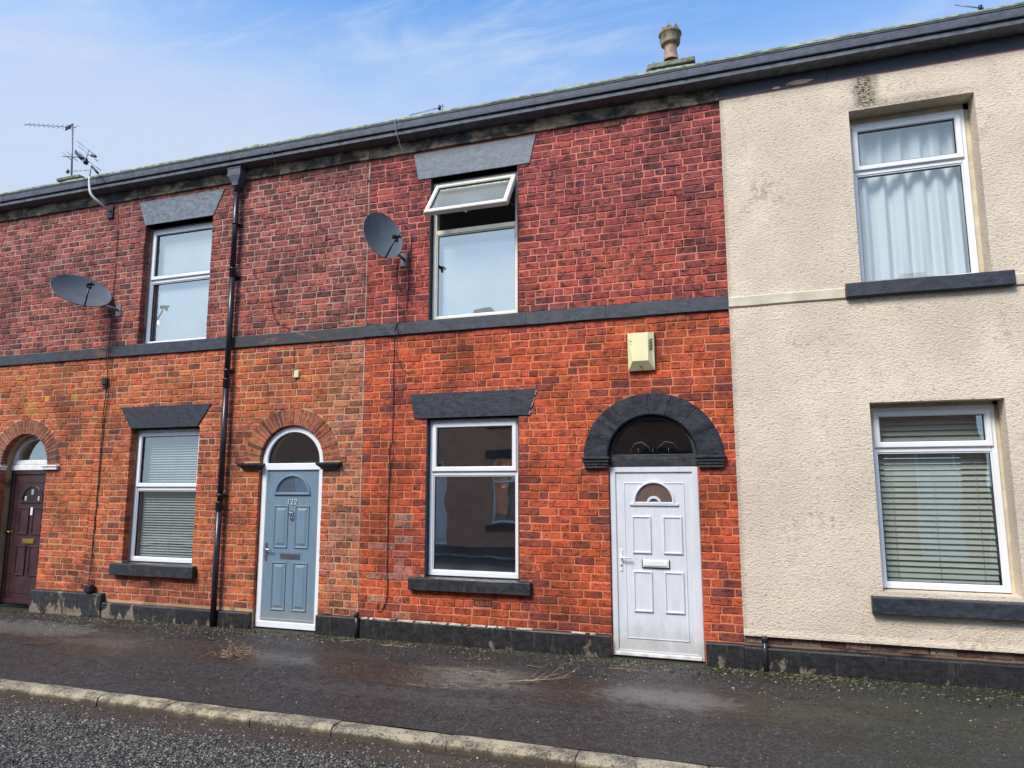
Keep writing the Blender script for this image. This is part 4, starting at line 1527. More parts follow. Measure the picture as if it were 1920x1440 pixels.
lay_bricks(H3, courses(Wb, ZP, .335, 1, col_cream, seed=51))
inner_leaf(H3, W3, .20)
shell(H3, XJ[3], XJ[4])
cornice(H3, XJ[3], XJ[4], [1.0, 2.2, 3.3], ['frieze_paint'])
q = MB()       # flaked patch of bare stone on the frieze
for (x, z, a, b) in ((.72, 6.335, .15, .030), (.48, 6.312, .05, .016), (.60, 6.325, .02, .008)):
    q.quad(*[(x + a * math.cos(t) * rng.uniform(.75, 1.1), -.0385, z + b * math.sin(t) * rng.uniform(.7, 1.1)) for t in np.linspace(0, 2 * math.pi, 15)[:-1]])
q.build('flaked_patch', plain('bare_peach_stone', (0.50, 0.36, 0.24), .9, var=.2, scale=20), H3, fix=False)
q = MB()
q.quad((XJ[3] + .01, RY - .001, ZF - .014), (XJ[4], RY - .001, ZF - .014), (XJ[4], RY - .001, ZF - .0), (XJ[3] + .01, RY - .001, ZF))
q.build('mastic_line', plain('pink_mastic', (0.33, 0.13, 0.12), .8, var=.3, scale=12), H3, fix=False)
stone_block(H3, 1.04, 2.545, -.105, .18, 3.815, 3.975, 'paint_black', 'sill', .009, .010)
stone_block(H3, 1.075, 2.62, -.115, .18, .625, .80, 'paint_black', 'sill', .009, .014)
for a, b in ((XJ[3] + .002, 1.035), (2.55, XJ[4])):
    stone_block(H3, a, b, RY - .020, .0, 3.815, 3.955, 'render_smooth', 'band_stone', .012, .02)
for a, b in ((-.138, .42), (.423, 1.62), (1.623, 3.04), (4.06, XJ[4])):
    stone_block(H3, a, b, -.075, .09, -.05, ZP - .01, 'paint_plinth', 'plinth_stone', .014, .012)
upvc_window(H3, 1.20, 2.325, ZB1 + .012, 5.83, .165, 5.265, 'glass_net', 'upvc', fw=.055)
upvc_window(H3, 1.20, 2.335, .84, 2.67, .165, 2.235, 'glass_blind', 'upvc', fw=.055)
for z0, z1, x1_ in ((ZB1, 5.9, 2.325), (.83, 2.71, 2.335)):
    q = MB()
    q.box(x1_ + .001, 2.38, .19, .23, z0, z1)
    q.box(1.19, 2.38, .19, .23, z1 - (.07 if z1 > 3 else .04), z1 + .02)
    q.build('reveal_infill', 'render_smooth', H3)
df = MB()
ring(df, rect(3.055, 4.045, .0, 2.44), .07, .10, .18)
df.build('door_frame', 'upvc', H3)
panel_door(H3, 3.125, 3.975, .06, 2.37, .12, 'upvc_door', [(3.3, 3.5, 1.1, 1.6), (3.6, 3.8, 1.1, 1.6), (3.3, 3.5, .4, .9), (3.6, 3.8, .4, .9)], 'flat')

# -------- chimneys (parts of their houses)
def px_plane(px, py, y):
    d = RT * ((px - 960) / 1304) - UP * ((py - 720) / 1304) + FW
    return CAM + d * ((y - CAM.y) / d.y)


def px_ground(px, py, z=0.0):
    d = RT * ((px - 960) / 1304) - UP * ((py - 720) / 1304) + FW
    return CAM + d * ((z - CAM.z) / d.z)


def lathe(mb, c, prof, n=16):
    sm, mb.sm = mb.sm, True
    mb.loops([[(c[0] + r * math.cos(2 * math.pi * k / n), c[1] + r * math.sin(2 * math.pi * k / n), c[2] + z) for k in range(n)] for r, z in prof])
    mb.sm = sm


def crown_pot(chim, c, s=1.0):
    mb = MB()
    lathe(mb, c, [(.15 * s, 0), (.150 * s, .06 * s), (.130 * s, .22 * s), (.125 * s, .46 * s)])
    p = mb.build('chimney_pot', 'chimney_pot', chim)
    mb = MB()
    lathe(mb, c, [(.125 * s, .33 * s), (.175 * s, .35 * s), (.205 * s, .38 * s), (.195 * s, .41 * s), (.212 * s, .44 * s), (.222 * s, .57 * s), (.240 * s, .58 * s), (.240 * s, .61 * s), (.21 * s, .62 * s), (.10 * s, .60 * s)], 20)
    for k in range(8):
        a = 2 * math.pi * k / 8
        x, y, z = c[0] + .195 * s * math.cos(a), c[1] + .195 * s * math.sin(a), c[2] + .61 * s
        t = Vector((-math.sin(a), math.cos(a), 0)) * .085 * s
        nn = Vector((math.cos(a), math.sin(a), 0)) * .022 * s
        b = Vector((x, y, z))
        u = Vector((0, 0, .13 * s))
        mb.loops([[b - t - nn, b + t - nn, b + t + nn, b - t + nn], [b + u - t * .12 - nn * .5, b + u + t * .12 - nn * .5, b + u + t * .12 + nn * .5, b + u - t * .12 + nn * .5]], cap=True)
    mb.build('pot_crown', 'pot_rim', chim)


cb = px_plane(1262, 116, 3.9)
mb = MB()
mb.box(cb.x - .34, cb.x + .32, 3.9 - .05, 3.9 + 1.3, 8.0, cb.z - .12)
mb.box(cb.x - .40, cb.x + .38, 3.9 - .11, 3.9 + 1.36, cb.z - .12, cb.z - .02, .015)
chim = mb.build('chimney', 'stack', H2)
crown_pot(chim, (px_plane(1258, 112, 4.15).x, 4.15, px_plane(1258, 112, 4.15).z - .02), .86)
crown_pot(chim, (px_plane(1251, 112, 5.0).x - .25, 5.0, px_plane(1251, 112, 5.0).z - .62), .72)
cb = px_plane(133, 338, 3.9)
mb = MB()
mb.box(cb.x - .30, cb.x + .32, 3.85, 5.2, 8.0, cb.z - .02)
mb.box(cb.x - .36, cb.x + .38, 3.79, 5.26, cb.z - .02, cb.z + .06, .015)
mb.tube([(cb.x + .05, 4.2, cb.z + .05), (cb.x + .05, 4.2, cb.z + .14)], .13, 12)
mb.build('chimney', 'stack', H0)


# ------------------------------------------------------------------ GROUND
def grid(name, x0, x1, nx, y0, y1, ny, zf, mat):
    mb = MB()
    for j in range(ny + 1):
        for i in range(nx + 1):
            x, y = x0 + (x1 - x0) * i / nx, y0 + (y1 - y0) * j / ny
            mb.v.append((x, y, zf(x, y)))
    for j in range(ny):
        for i in range(nx):
            a = j * (nx + 1) + i
            mb.face((a, a + 1, a + nx + 2, a + nx + 1))
    mb.smooth = [True] * len(mb.f)
    return structure(mb.build(name, mat, None, (0, 0, 0), fix=False))


KY0, KY1 = -2.655, -2.815
grid('pavement', -45, 40, 420, KY0 + .005, .12, 18, lambda x, y: -.028 * (-y / 2.575) + .016 * (fnoise(x * 1.1, y * 1.6) - .5) * min(1, -y * 3 if y < 0 else 0), 'pavement')
grid('road', -45, 40, 300, -9.3, KY1 + .06, 24, lambda x, y: -.112 + .05 * (1 - ((y + 6) / 3.3) ** 2) + .010 * (fnoise(x * 1.3, y * 1.3) - .5), 'road')
grid('far_pavement', -45, 40, 10, -12.0, -9.3, 2, lambda x, y: -.04, 'pavement')
grid('ground', -400, 400, 8, -400, 400, 8, lambda x, y: -.42, 'ground')

kerb = link('kerb', None, None, (-3, KY0, -.16))
structure(kerb)
x = -24.0
joints = []
while x < 12:
    L = rng.choice((.86, .91, .94, 1.0, .78))
    joints.append((x, x + L))
    x += L
for (a, b) in joints:
    mb = MB()
    dz_, dy_ = rng.uniform(-.004, .004), rng.uniform(-.007, .007)
    n = 7
    Ls = []
    for i in range(n + 1):
        xx = a + .004 + (b - a - .008) * i / n
        e = .003 if i in (0, n) else 0
        j = lambda s_: rng.uniform(-s_, s_)
        Ls.append([(xx, KY0 + .02, -.2), (xx, KY0 + .01, -.034 + dz_ - e + j(.002)), (xx, KY0 - .02 + dy_, -.027 + dz_ - e + j(.002)), (xx, KY1 + .040 + dy_, -.029 + dz_ - e + j(.003)),
                   (xx, KY1 + .014 + dy_ + j(.003), -.040 + dz_ - e + j(.002)), (xx, KY1 + dy_ + j(.003), -.060 + dz_), (xx, KY1 - .004 + dy_, -.2)])
    mb.loops(Ls, cap=True)
    mb.build('kerb_stone', 'kerb', kerb)
fk = link('kerb', None, None, (-3, -9.3, -.16))
structure(fk)
for k in range(-22, 14):
    mb = MB()
    mb.box(k * .92, k * .92 + .91, -9.36, -9.22, -.2, -.03, .012)
    mb.build('kerb_stone', 'kerb', fk)

# ------------------------------------------------------------------ OPPOSITE TERRACE (seen in the window reflections)
YO = -12.1
ox = [-17.95, -13.25, -8.55, -3.85, .85, 5.55]
olab = ['brick house across the street mirrored in the far left glass', 'brick house across the street with white windows, left of the mirrored pair',
        'brick house across the street mirrored in the lower window of the white door house', 'brick house across the street behind the camera position',
        'brick house across the street mirrored in the blinds of the cream house']
for i in range(5):
    a, b = ox[i], ox[i + 1]
    h = empty('terraced_house', ((a + b) / 2, YO, 0), olab[i], 'house', 'terraced houses across the street')
    wl = Wall(a, b)
    wins = [(a + 1.05, a + 2.25, .6, 2.55), (a + 1.05, a + 2.25, 3.75, 5.6)]
    for r in wins:
        wl.hole(*r)
    wl.hole(b - 1.5, b - .55, 0, 2.6)
    mb = wl.sheet(-.1, 6.4, 0, .12, 0.0)
    flip = lambda m_: m_.xf(0, Matrix.Translation((0, YO, 0)) @ Matrix.Scale(-1, 4, (0, 1, 0)))
    flip(mb)
    mb.build('wall', 'far_brick', h, fix=False)
    for (x0, x1, z0, z1) in wins:
        q = MB()
        ring(q, rect(x0, x1, z0, z1), .07, .08, .13)
        q.box(x0 + .05, x1 - .05, .085, .13, z1 - .62, z1 - .55)
        flip(q)
        win = q.build('window', 'upvc', h)
        q = MB()
        sheet(q, rect(x0, x1, z0, z1), .06, .11)
        flip(q)
        q.build('pane', 'glass', win, fix=False)
        q = MB()
        q.box(x0 - .18, x1 + .18, -.03, .1, z1, z1 + .3)
        flip(q)
        q.build('lintel', 'paint_black', h)
        q = MB()
        q.box(x0 - .18, x1 + .18, -.07, .1, z0 - .16, z0)
        flip(q)
        q.build('sill', 'paint_black', h)
    q = MB()
    ring(q, rect(b - 1.5, b - .55, 0, 2.6), .07, .06, .13)
    q.box(b - 1.45, b - .6, .07, .13, 2.05, 2.12)
    flip(q)
    fr_ = q.build('door_frame', 'upvc', h)
    q = MB()
    q.box(b - 1.43, b - .62, .085, .13, .02, 2.05)
    flip(q)
    q.build('door', 'upvc_door', h)
    q = MB()
    q.box(a, b, -.2, .1, 6.2, 6.5)
    flip(q)
    q.build('cornice', 'cornice', h)
    q = MB()
    q.loops([[(x, -.2, 6.5), (x, 3.6, 7.75), (x, 7.4, 6.5)] for x in (a, b)], cap=True)
    flip(q)
    q.build('roof', 'slate', h)
    q = MB()
    q.box(a, b, .5, 7.2, -.1, 6.5)
    flip(q)
    q.build('room', 'plaster', h)
    q = MB()
    q.box(b - .9, b - .2, 3.1, 4.0, 7.2, 8.25)
    flip(q)
    q.build('chimney', 'far_brick', h)

# ------------------------------------------------------------------ THINGS ON THE FACADES
def dish(center, n, wid, hei, label, wall_at, roll=0.0):
    c, n = Vector(center), Vector(n).normalized()
    t = empty('satellite_dish', (wall_at[0], 0, wall_at[1]), label, 'satellite dish', 'satellite dishes on the brick fronts')
    u = Vector((0, 0, 1)).cross(n).normalized()
    v = n.cross(u)
    cr, sr = math.cos(roll), math.sin(roll)
    u, v = u * cr + v * sr, v * cr - u * sr
    T = lambda a, b, d: c + u * a + v * b + n * d
    mb = MB()
    mb.sm = True
    N, K = 36, 7
    depth = .075
    loops = []
    for k in range(1, K + 1):
        r = k / K
        loops.append([T(r * wid / 2 * math.cos(2 * math.pi * i / N), r * hei / 2 * math.sin(2 * math.pi * i / N), depth * r * r) for i in range(N)])
    back = [[T((r + .004) * wid / 2 * math.cos(2 * math.pi * i / N), (r + .004) * hei / 2 * math.sin(2 * math.pi * i / N), depth * r * r - .006) for i in range(N)] for r in (1, .7, .4, .14)]
    rim = [[T((1 + e) * wid / 2 * math.cos(2 * math.pi * i / N), (1 + e) * hei / 2 * math.sin(2 * math.pi * i / N), depth + d) for i in range(N)] for e, d in ((.012, .003), (.024, -.002), (.016, -.010))]
    mb.loops(loops + rim + back)
    b0 = len(mb.v)
    mb.face(tuple(range(N)))
    mb.face(tuple(reversed(range(b0 - N, b0))))
    mb.build('reflector', 'dish', t, c)
    a = MB()
    lnb = T(0, -.17, .36)
    foot = T(0, -hei / 2 * .98, depth * .9)
    a.tube([T(0, -hei / 2 * .55, -.02), foot + n * .0 - v * .012, lnb - n * .05 - v * .03], .012, 8)
    a.build('arm', 'dish_black', t)
    l = MB()
    ax = (T(0, 0, 0) - lnb).normalized()
    l.tube([lnb - ax * .07, lnb - ax * .02, lnb, lnb + ax * .05, lnb + ax * .06], [.018, .026, .022, .034, .032], 12)
    l.tube([lnb - v * .02, lnb - v * .07], .020, 8)
    for s_ in (-1, 1):
        l.tube([lnb + u * s_ * .018 - ax * .03, lnb + u * s_ * .05 - ax * .02], .016, 8)
    l.build('receiver', 'dish_black', t)
    b = MB()
    w0 = Vector((wall_at[0], -.004, wall_at[1]))
    mid = c - n * .07
    b.tube([w0, w0 + Vector((0, -.10, .02)), mid - Vector((0, 0, .03)), mid + v * .05], .019, 8)
    b.build('wall_bracket', 'alu', t)
    p = MB()
    p.box(w0.x - .05, w0.x + .05, -.012, -.002, w0.z - .09, w0.z + .09, .003)
    p.build('wall_plate', 'alu', t)
    for (pa, pb) in ((-.07, .0), (.04, .0), (-.02, -.12)):
        pass
    return t


NRM = (.85, -.49, .22)
d1 = px_plane(713, 446, -.36)
dish(d1, NRM, .56, .64, 'dark grey satellite dish beside the open upper window of the white door house', (d1.x + .16, d1.z - .20))
d2 = px_plane(150, 551, -.38)
dish(d2, (.74, -.30, .56), .81, .64, 'dark grey satellite dish left of the upper window on the 122 house', (d2.x + .36, d2.z - .20))

# alarm box
t = empty('alarm_box', (-1.12, 0, 3.17), 'faded cream alarm box on the red brick above the black arch', 'alarm box')
ax0, ax1, az0, az1 = -1.268, -.968, 3.165, 3.60
mb = MB()
back = [(ax0, .0, az0), (ax1, .0, az0), (ax1, .0, az1), (ax0, .0, az1)]
f1_ = [(ax0, -.045, az0), (ax1, -.045, az0), (ax1, -.055, az1), (ax0, -.055, az1)]
f2_ = [(ax0 + .062, -.115, az0 + .10), (ax1 - .062, -.115, az0 + .10), (ax1 - .062, -.085, az1 - .004), (ax0 + .062, -.085, az1 - .004)]
mb.loops([back, f1_, f2_], cap=True)
mb.build('cover', 'alarm', t)
for s_, xx in ((1, ax0), (-1, ax1)):
    for k in range(4):
        q = MB()
        z = az1 - .085 - k * .034
        x_a, x_b = xx + s_ * .018, xx + s_ * .050
        ya = lambda x_: -.050 - (.098 - .050) * abs(x_ - xx) / .062 - .004
        q.loops([[(x_a, ya(x_a) - .001, z), (x_b, ya(x_b) - .001, z - .028), (x_b, ya(x_b) - .001, z - .016), (x_a, ya(x_a) - .001, z + .012)],
                 [(x_a, ya(x_a) + .006, z), (x_b, ya(x_b) + .006, z - .028), (x_b, ya(x_b) + .006, z - .016), (x_a, ya(x_a) + .006, z + .012)]], cap=True)
        q.build('slot', 'alarm_dark', t)
q = MB()
q.tube([(-1.118, -.075, az0 + .045), (-1.118, -.088, az0 + .036)], .010, 8)
q.build('screw', 'alarm_dark', t)

# small box on the brick, cable junction
t = empty('junction_box', (-5.775, 0, 3.31), 'small cream plastic junction box on the brick above the blue door', 'junction box')
mb = MB()
mb.box(-5.815, -5.74, -.035, .0, 3.315, 3.415, .006)
mb.build('cover', 'alarm', t)
t = empty('cable_clamp', (-9.20, 0, 3.36), 'small dark cable clamp box on the black cables below the band', 'cable box')
mb = MB()
mb.box(-9.245, -9.150, -.06, .0, 3.37, 3.48, .012)
mb.box(-9.225, -9.170, -.045, .0, 3.31, 3.37, .006)
mb.build('housing', 'dish_black', t)

# doorbell
t = empty('doorbell', (-11.42, 0, 1.63), 'white doorbell on the wall beside the maroon door', 'doorbell')
mb = MB()
mb.box(-11.465, -11.355, -.035, .002, 1.64, 1.755, .018)
mb.build('bell_push', 'white_lac', t)

# drainpipe
t = empty('drainpipe', (-6.89, -.09, 0), 'black cast iron drainpipe with a hopper running down the 122 house', 'drainpipe')
PX = -6.885
mb = MB()
mb.loops([[(PX - a, -.09 - b, z), (PX + a, -.09 - b, z), (PX + a, -.09 + b, z), (PX - a, -.09 + b, z)] for a, b, z in
          ((.05, .05, 6.18), (.055, .055, 6.22), (.108, .080, 6.31), (.112, .084, 6.32), (.112, .084, 6.42), (.119, .090, 6.424), (.119, .090, 6.443), (.10, .075, 6.443), (.095, .068, 6.39))], cap=True)
mb.build('hopper', 'gutter', t)
pp = [(PX, -.085, z) for z in (6.22, 5.2, 4.1, 3.0, 1.6, .6, -.02)]
for k in range(4):
    za, zb = (6.22, 4.95, 3.35, 1.65, -.02)[k:k + 2]
    mb = MB()
    dx = rng.uniform(-.006, .006)
    mb.tube([(PX + dx, -.085, za), (PX + dx, -.085, zb)], .040, 14)
    lathe(mb, (PX + dx, -.085, za - .13), [(.040, 0), (.051, .008), (.051, .11), (.055, .115), (.055, .13), (.044, .13)], 14)
    mb.build('pipe', 'pipe', t)
for z in (4.82, 3.45, 1.72, 5.6):
    mb = MB()
    mb.box(PX - .066, PX + .066, -.045, -.0, z, z + .030, .004)
    lathe(mb, (PX, -.085, z), [(.044, 0), (.048, 0), (.048, .034), (.044, .034)], 14)
    mb.build('pipe_clip', 'pipe', t)

# pipe stubs on the plinth
for xx, z1, lab in ((-4.70, .31, 'short black pipe stub on the plinth between the blue and white doors'), (.06, .34, 'short black pipe on the plinth just right of the white door')):
    t = empty('vent_pipe', (xx, -.09, 0), lab, 'pipe', 'black pipe stubs on the plinths')
    mb = MB()
    mb.tube([(xx, -.085, -.02), (xx, -.085, z1 - .03)], .024, 12)
    lathe(mb, (xx, -.085, z1 - .06), [(.024, 0), (.031, .006), (.031, .05), (.026, .062), (.004, .066)], 12)
    mb.build('pipe', 'pipe', t)
t = empty('meter_cap', (-8.92, -.05, .33), 'small black cap where cables meet the flaking plinth', 'cable box')
mb = MB()
mb.box(-9.20, -9.08, -.11, -.01, .335, .44, .015)
mb.build('housing', 'dish_black', t)


def spline(pts, n=6):
    P = [Vector(p) for p in pts]
    P = [P[0] * 2 - P[1]] + P + [P[-1] * 2 - P[-2]]
    out = []
    for i in range(1, len(P) - 2):
        for k in range(n):
            s_ = k / n
            a, b, c, d = P[i - 1:i + 3]
            out.append(.5 * ((2 * b) + (c - a) * s_ + (2 * a - 5 * b + 4 * c - d) * s_ ** 2 + (3 * b - a - 3 * c + d) * s_ ** 3))
    out.append(P[-2])
    return out


def cable(pix, label, mat='cable', r=.006, y=-.012, wob=.006):
    pts = []
    for q in pix:
        yy = q[2] if len(q) > 2 else y
        pts.append(px_plane(q[0], q[1], yy))
    pts = [p + Vector((rng.uniform(-wob, wob), 0, 0)) for p in spline(pts, 7)]
    mb = MB()
    mb.tube(pts, r, 6)
    return tag(mb.build('cable', mat, None, pts[-1]), label, 'cable', 'cables down the brick fronts')


cable([(222, 410), (219, 470), (212, 560), (206, 640, -.05), (203, 668, -.05), (200, 720, -.06), (192, 800), (183, 920), (174, 1020), (166, 1106, -.07)], 'black cable straight down the 122 house front past the dish', r=.006)
cable([(206, 582), (209, 612), (203, 650, -.05), (199, 676, -.05), (205, 716, -.06), (196, 790), (186, 900), (180, 960), (170, 1060), (164, 1108, -.07)], 'second black cable hanging from the left dish to the plinth', r=.0055, wob=.010)
cable([(772, 440), (768, 500), (765, 540), (760, 585), (742, 612, -.04), (739, 640), (738, 700), (737, 780), (736, 830)], 'thin black cable from beside the open window over the band', r=.005)
cable([(745, 485), (744, 520), (743, 580, -.04), (746, 630, -.04), (744, 660), (752, 688), (764, 698), (777, 696)], 'thin looped cable below the dish of the white door house', r=.0045)
cable([(731, 830), (729, 900), (727, 980), (726, 1060), (726, 1110), (722, 1132), (712, 1146), (707, 1140), (710, 1134)], 'brown cable down to a hole low in the red brick', 'cable_brown', .006)
cable([(508, 560), (513, 590), (525, 608), (540, 615)], 'thin dark wire loop above the band left of the joint', r=.004)
cable([(551, 652), (551, 698)], 'short wire dropping to the small cream box', r=.004)
cable([(505, 272, -.30), (512, 292, -.2), (517, 312, -.05)], 'white wire hanging over the cornice near the hopper', 'cable_white', .004)
cable([(738, 222, -.29), (745, 255, -.2), (757, 290, -.04)], 'white wire hanging over the cornice above the big lintel', 'cable_white', .004)
cable([(740, 845), (733, 872), (731, 900)], 'short frayed end of black cable beside the lower window', r=.004)

# mastic joint between the houses
t = empty('joint_strip', (-4.745, 0, .26), 'pale mortar joint line between the orange and the red brickwork', 'mortar joint')
mb = MB()
for (za, zb) in ((.27, ZB0), (ZB1, ZF)):
    Ls = []
    for z in np.arange(za, zb, .06):
        x = -4.745 + .010 * (vnoise(z * 2.2, 3) - .5)
        wdt = .006 + .006 * vnoise(z * 5, 9)
        Ls.append([(x - wdt, .004, z), (x - wdt * .5, -.004, z), (x + wdt * .5, -.004, z), (x + wdt, .004, z)])
    mb.loops(Ls, closed=False)
mb.build('mortar_fillet', plain('pale_fillet', (.46, .37, .28), .9, var=.5, scale=6), t, fix=False)


# ------------------------------------------------------------------ AERIALS
def yagi(t, a, b, count, half, vec, r=.006, name='boom'):
    """boom from a to b with rods along vec"""
    a, b, vec = Vector(a), Vector(b), Vector(vec).normalized()
    m_ = MB()
    m_.tube([a, b], r * 1.6, 6)
    m_.build('boom', 'alu', t)
    for k in range(count):
        p = a.lerp(b, (k + .2) / count)
        h = half * (1.0 - .35 * k / count)
        e = MB()
        e.tube([p - vec * h, p + vec * h], r, 5)
        e.build('rod', 'alu', t)
    e = MB()
    p = a.lerp(b, .12)
    e.loops([[p + vec * s_ * half * 1.1 + Vector((0, 0, zz)) for zz in (-.05, .05)] for s_ in (-1, 1)], closed=False)
    e.tube([p - Vector((0, 0, .04)), p + Vector((0, 0, .04))], .03, 8)
    e.build('dipole', 'dish_black', t)


ya = 4.1
P = lambda x, y_, d=ya: px_plane(x, y_, d)
t = empty('tv_aerial', P(133, 330), 'tall aerial mast on the left chimney with a long horizontal boom', 'aerial', 'television aerials above the roofline')
mb = MB()
mb.tube([P(134, 345), P(136, 236)], .022, 8)
mb.build('mast', 'alu', t)
yagi(t, P(142, 239), P(45, 233), 11, .11, (.3, .6, .75))
yagi(t, P(158, 295), P(118, 293), 4, .20, (.55, .3, -.55), .008)
yagi(t, P(122, 322), P(168, 319), 5, .05, (0, .3, 1), .004)
t = empty('tv_aerial', px_plane(168, 345, -.3), 'white cranked mast bracketed below the gutter with a tilted aerial on top', 'aerial', 'television aerials above the roofline')
mb = MB()
b0_ = px_plane(207, 396, -.02)
mb.tube(spline([b0_, px_plane(190, 383, -.22), px_plane(172, 366, -.33), px_plane(168, 350, -.34), px_plane(168, 332, -.34)], 6), .020, 8)
mb.build('mast', 'mast_white', t)
mb = MB()
mb.tube([px_plane(168, 333, -.34), px_plane(171, 310, -.34)], .008, 6)
mb.build('mast_top', 'alu', t)
mb = MB()
mb.box(b0_.x - .06, b0_.x + .06, -.03, .0, b0_.z - .12, b0_.z + .08, .006)
mb.build('bracket', 'dish_black', t)
Q = lambda x, y_: px_plane(x, y_, -.34)
yagi(t, Q(160, 306), Q(166, 280), 2, .03, (1, 0, -.6), .005)
for (a_, b_) in (((145, 265), (180, 292)), ((148, 274), (172, 294)), ((149, 285), (163, 300)), ((166, 302), (190, 320)), ((170, 290), (184, 303))):
    mb = MB()
    mb.tube([Q(*a_), Q(*b_)], .006, 5)
    mb.build('rod', 'alu', t)
for (a_, b_) in (((144, 288), (153, 298)), ((172, 312), (184, 325)), ((172, 291), (180, 294))):
    mb = MB()
    mb.tube([Q(*a_), Q(*b_)], .018, 6)
    mb.build('dipole', 'dish_black', t)
t = empty('tv_aerial', P(830, 208), 'small aerial tip poking over the cornice left of centre', 'aerial', 'television aerials above the roofline')
yagi(t, P(832, 200), P(768, 216), 8, .05, (0, .4, 1), .005)
mb = MB()
mb.tube([P(829, 215), P(829, 196)], .014, 6)
mb.build('mast', 'alu', t)
t = empty('tv_aerial', P(1845, 20), 'faint aerial boom above the gutter at the top right', 'aerial', 'television aerials above the roofline')
yagi(t, P(1845, 16), P(1790, 9), 8, .04, (0, .4, 1), .005)
mb = MB()
mb.tube([P(1843, 40), P(1843, 14)], .014, 6)
mb.build('mast', 'alu', t)

# ------------------------------------------------------------------ BLINDS, CURTAIN, ADDED PANE SHEETS
def venetian(x0, x1, z0, z1, y, pitch, wid, mat, label, tilt=32):
    t = empty('venetian_blind', ((x0 + x1) / 2, y, z0), label, 'blind', 'venetian blinds behind ground floor windows')
    s = MB()
    s.loops([[(x, yy, zz) for yy, zz in ((-wid / 2, 0), (0, .003), (wid / 2, 0), (0, .0015))] for x in ((x0 - x1) / 2, (x1 - x0) / 2)], cap=True)
    me = s.mesh('slat', mat)
    z = z0
    while z < z1 - .04:
        o = link('slat', me, t, ((x0 + x1) / 2 + rng.uniform(-.003, .003), y, z))
        o.rotation_euler = (R(tilt + rng.uniform(-5, 5)), R(rng.uniform(-.15, .15)), 0)
        z += pitch
    h = MB()
    h.box(x0, x1, y - .02, y + .02, z1 - .035, z1, .003)
    h.build('headrail', mat, t)
    for f in (.12, .5, .88):
        c = MB()
        xx = x0 + (x1 - x0) * f
        c.tube([(xx, y - wid / 2 - .002, z0), (xx, y - wid / 2 - .002, z1)], .0016, 4)
        c.build('ladder_cord', mat, t)


venetian(-8.57, -7.45, .86, 2.60, .24, .037, .031, 'blind_white', 'fine white venetian blind behind the lower window of the 122 house', 38)
venetian(1.27, 2.27, .91, 2.60, .29, .0575, .060, 'blind', 'grey green venetian blind behind the lower window of the cream house', 60)


def drape(x0, x1, z0, z1, y, label, seed, cat='curtain'):
    q = random.Random(seed)
    mb = MB()
    mb.sm = True
    nx, nz = 90, 14
    ph = [q.uniform(0, 6.28) for _ in range(5)]
    for j in range(nz + 1):
        for i in range(nx + 1):
            u, v = i / nx, j / nz
            sp = 1 - .25 * v
            yy = .042 * math.sin(u * 38 + ph[0] + .8 * math.sin(v * 2 + ph[1])) + .016 * math.sin(u * 71 + ph[2] + v) + .02 * math.sin(u * 9 + ph[3] + v * 1.5)
            mb.v.append((x0 + (x1 - x0) * u, y + yy * sp, z0 + (z1 - z0) * v))
    for j in range(nz):
        for i in range(nx):
            a = j * (nx + 1) + i
            mb.face((a, a + 1, a + nx + 2, a + nx + 1))
    return tag(mb.build('curtain', 'curtain', None, ((x0 + x1) / 2, y, z0), fix=False), label, cat)


drape(1.22, 2.31, 4.02, 5.76, .31, 'white net curtain in soft folds behind the upper window of the cream house', 3)


def pale_backing(x0, x1, z0, z1, y, label):  # pale sheet added behind a pane to imitate bright reflected sky
    t = empty('added_pane_backing', ((x0 + x1) / 2, y, z0), label, 'blind', 'pale sheets added behind upper windows')
    mb = MB()
    mb.box(x0, x1, y, y + .002, z0, z1)
    mb.build('backing_sheet', 'pale_backing', t)
    b = MB()
    b.tube([(x0, y, z0), (x1, y, z0)], .012, 8)
    b.build('bottom_bar', 'pale_backing', t)
    b = MB()
    b.tube([(x0 - .02, y + .03, z1 + .02), (x1 + .02, y + .03, z1 + .02)], .030, 12)  # grey bar added to imitate the sash reflected across the pane top
    b.build('added_backing_bar', 'blind', t)


pale_backing(-8.60, -7.43, 4.03, 5.74, .24, 'pale sheet added behind the upper window of the 122 house to brighten its pane')
pale_backing(-3.72, -2.69, 4.02, 4.965, .20, 'pale sheet added under the open sash to brighten the lower pane')

# ------------------------------------------------------------------ LITTER, WEEDS, GRAVEL
def gz(y):
    return -.028 * (-y / 2.575)


def twig_path(p, d, L, n=5, bend=.25, up=0.0):
    pts = [Vector(p)]
    d = Vector(d).normalized()
    for k in range(n):
        d = (d + Vector((rng.uniform(-bend, bend), rng.uniform(-bend, bend), rng.uniform(-bend, bend) * .4 + up))).normalized()
        q = pts[-1] + d * L / n
        q.z = max(q.z, gz(q.y) + .004)
        pts.append(q)
    return pts


c = px_ground(436, 1232)
mb = MB()
for k in range(70):
    a = rng.uniform(0, 6.28)
    st = Vector((c.x + rng.gauss(0, .10), c.y + rng.gauss(0, .07), .006 + abs(rng.gauss(0, .03))))
    mb.tube(twig_path(st, (math.cos(a) + .25, math.sin(a) * .9, rng.uniform(.0, .75)), rng.uniform(.10, .27), 6, .6), [.0035, .003, .0026, .0022, .0018, .0014, .001], 4)
tag(mb.build('dry_weed', 'twig', None, (c.x, c.y, 0)), 'tangled pale dry weed lying on the pavement near the drainpipe', 'weed')


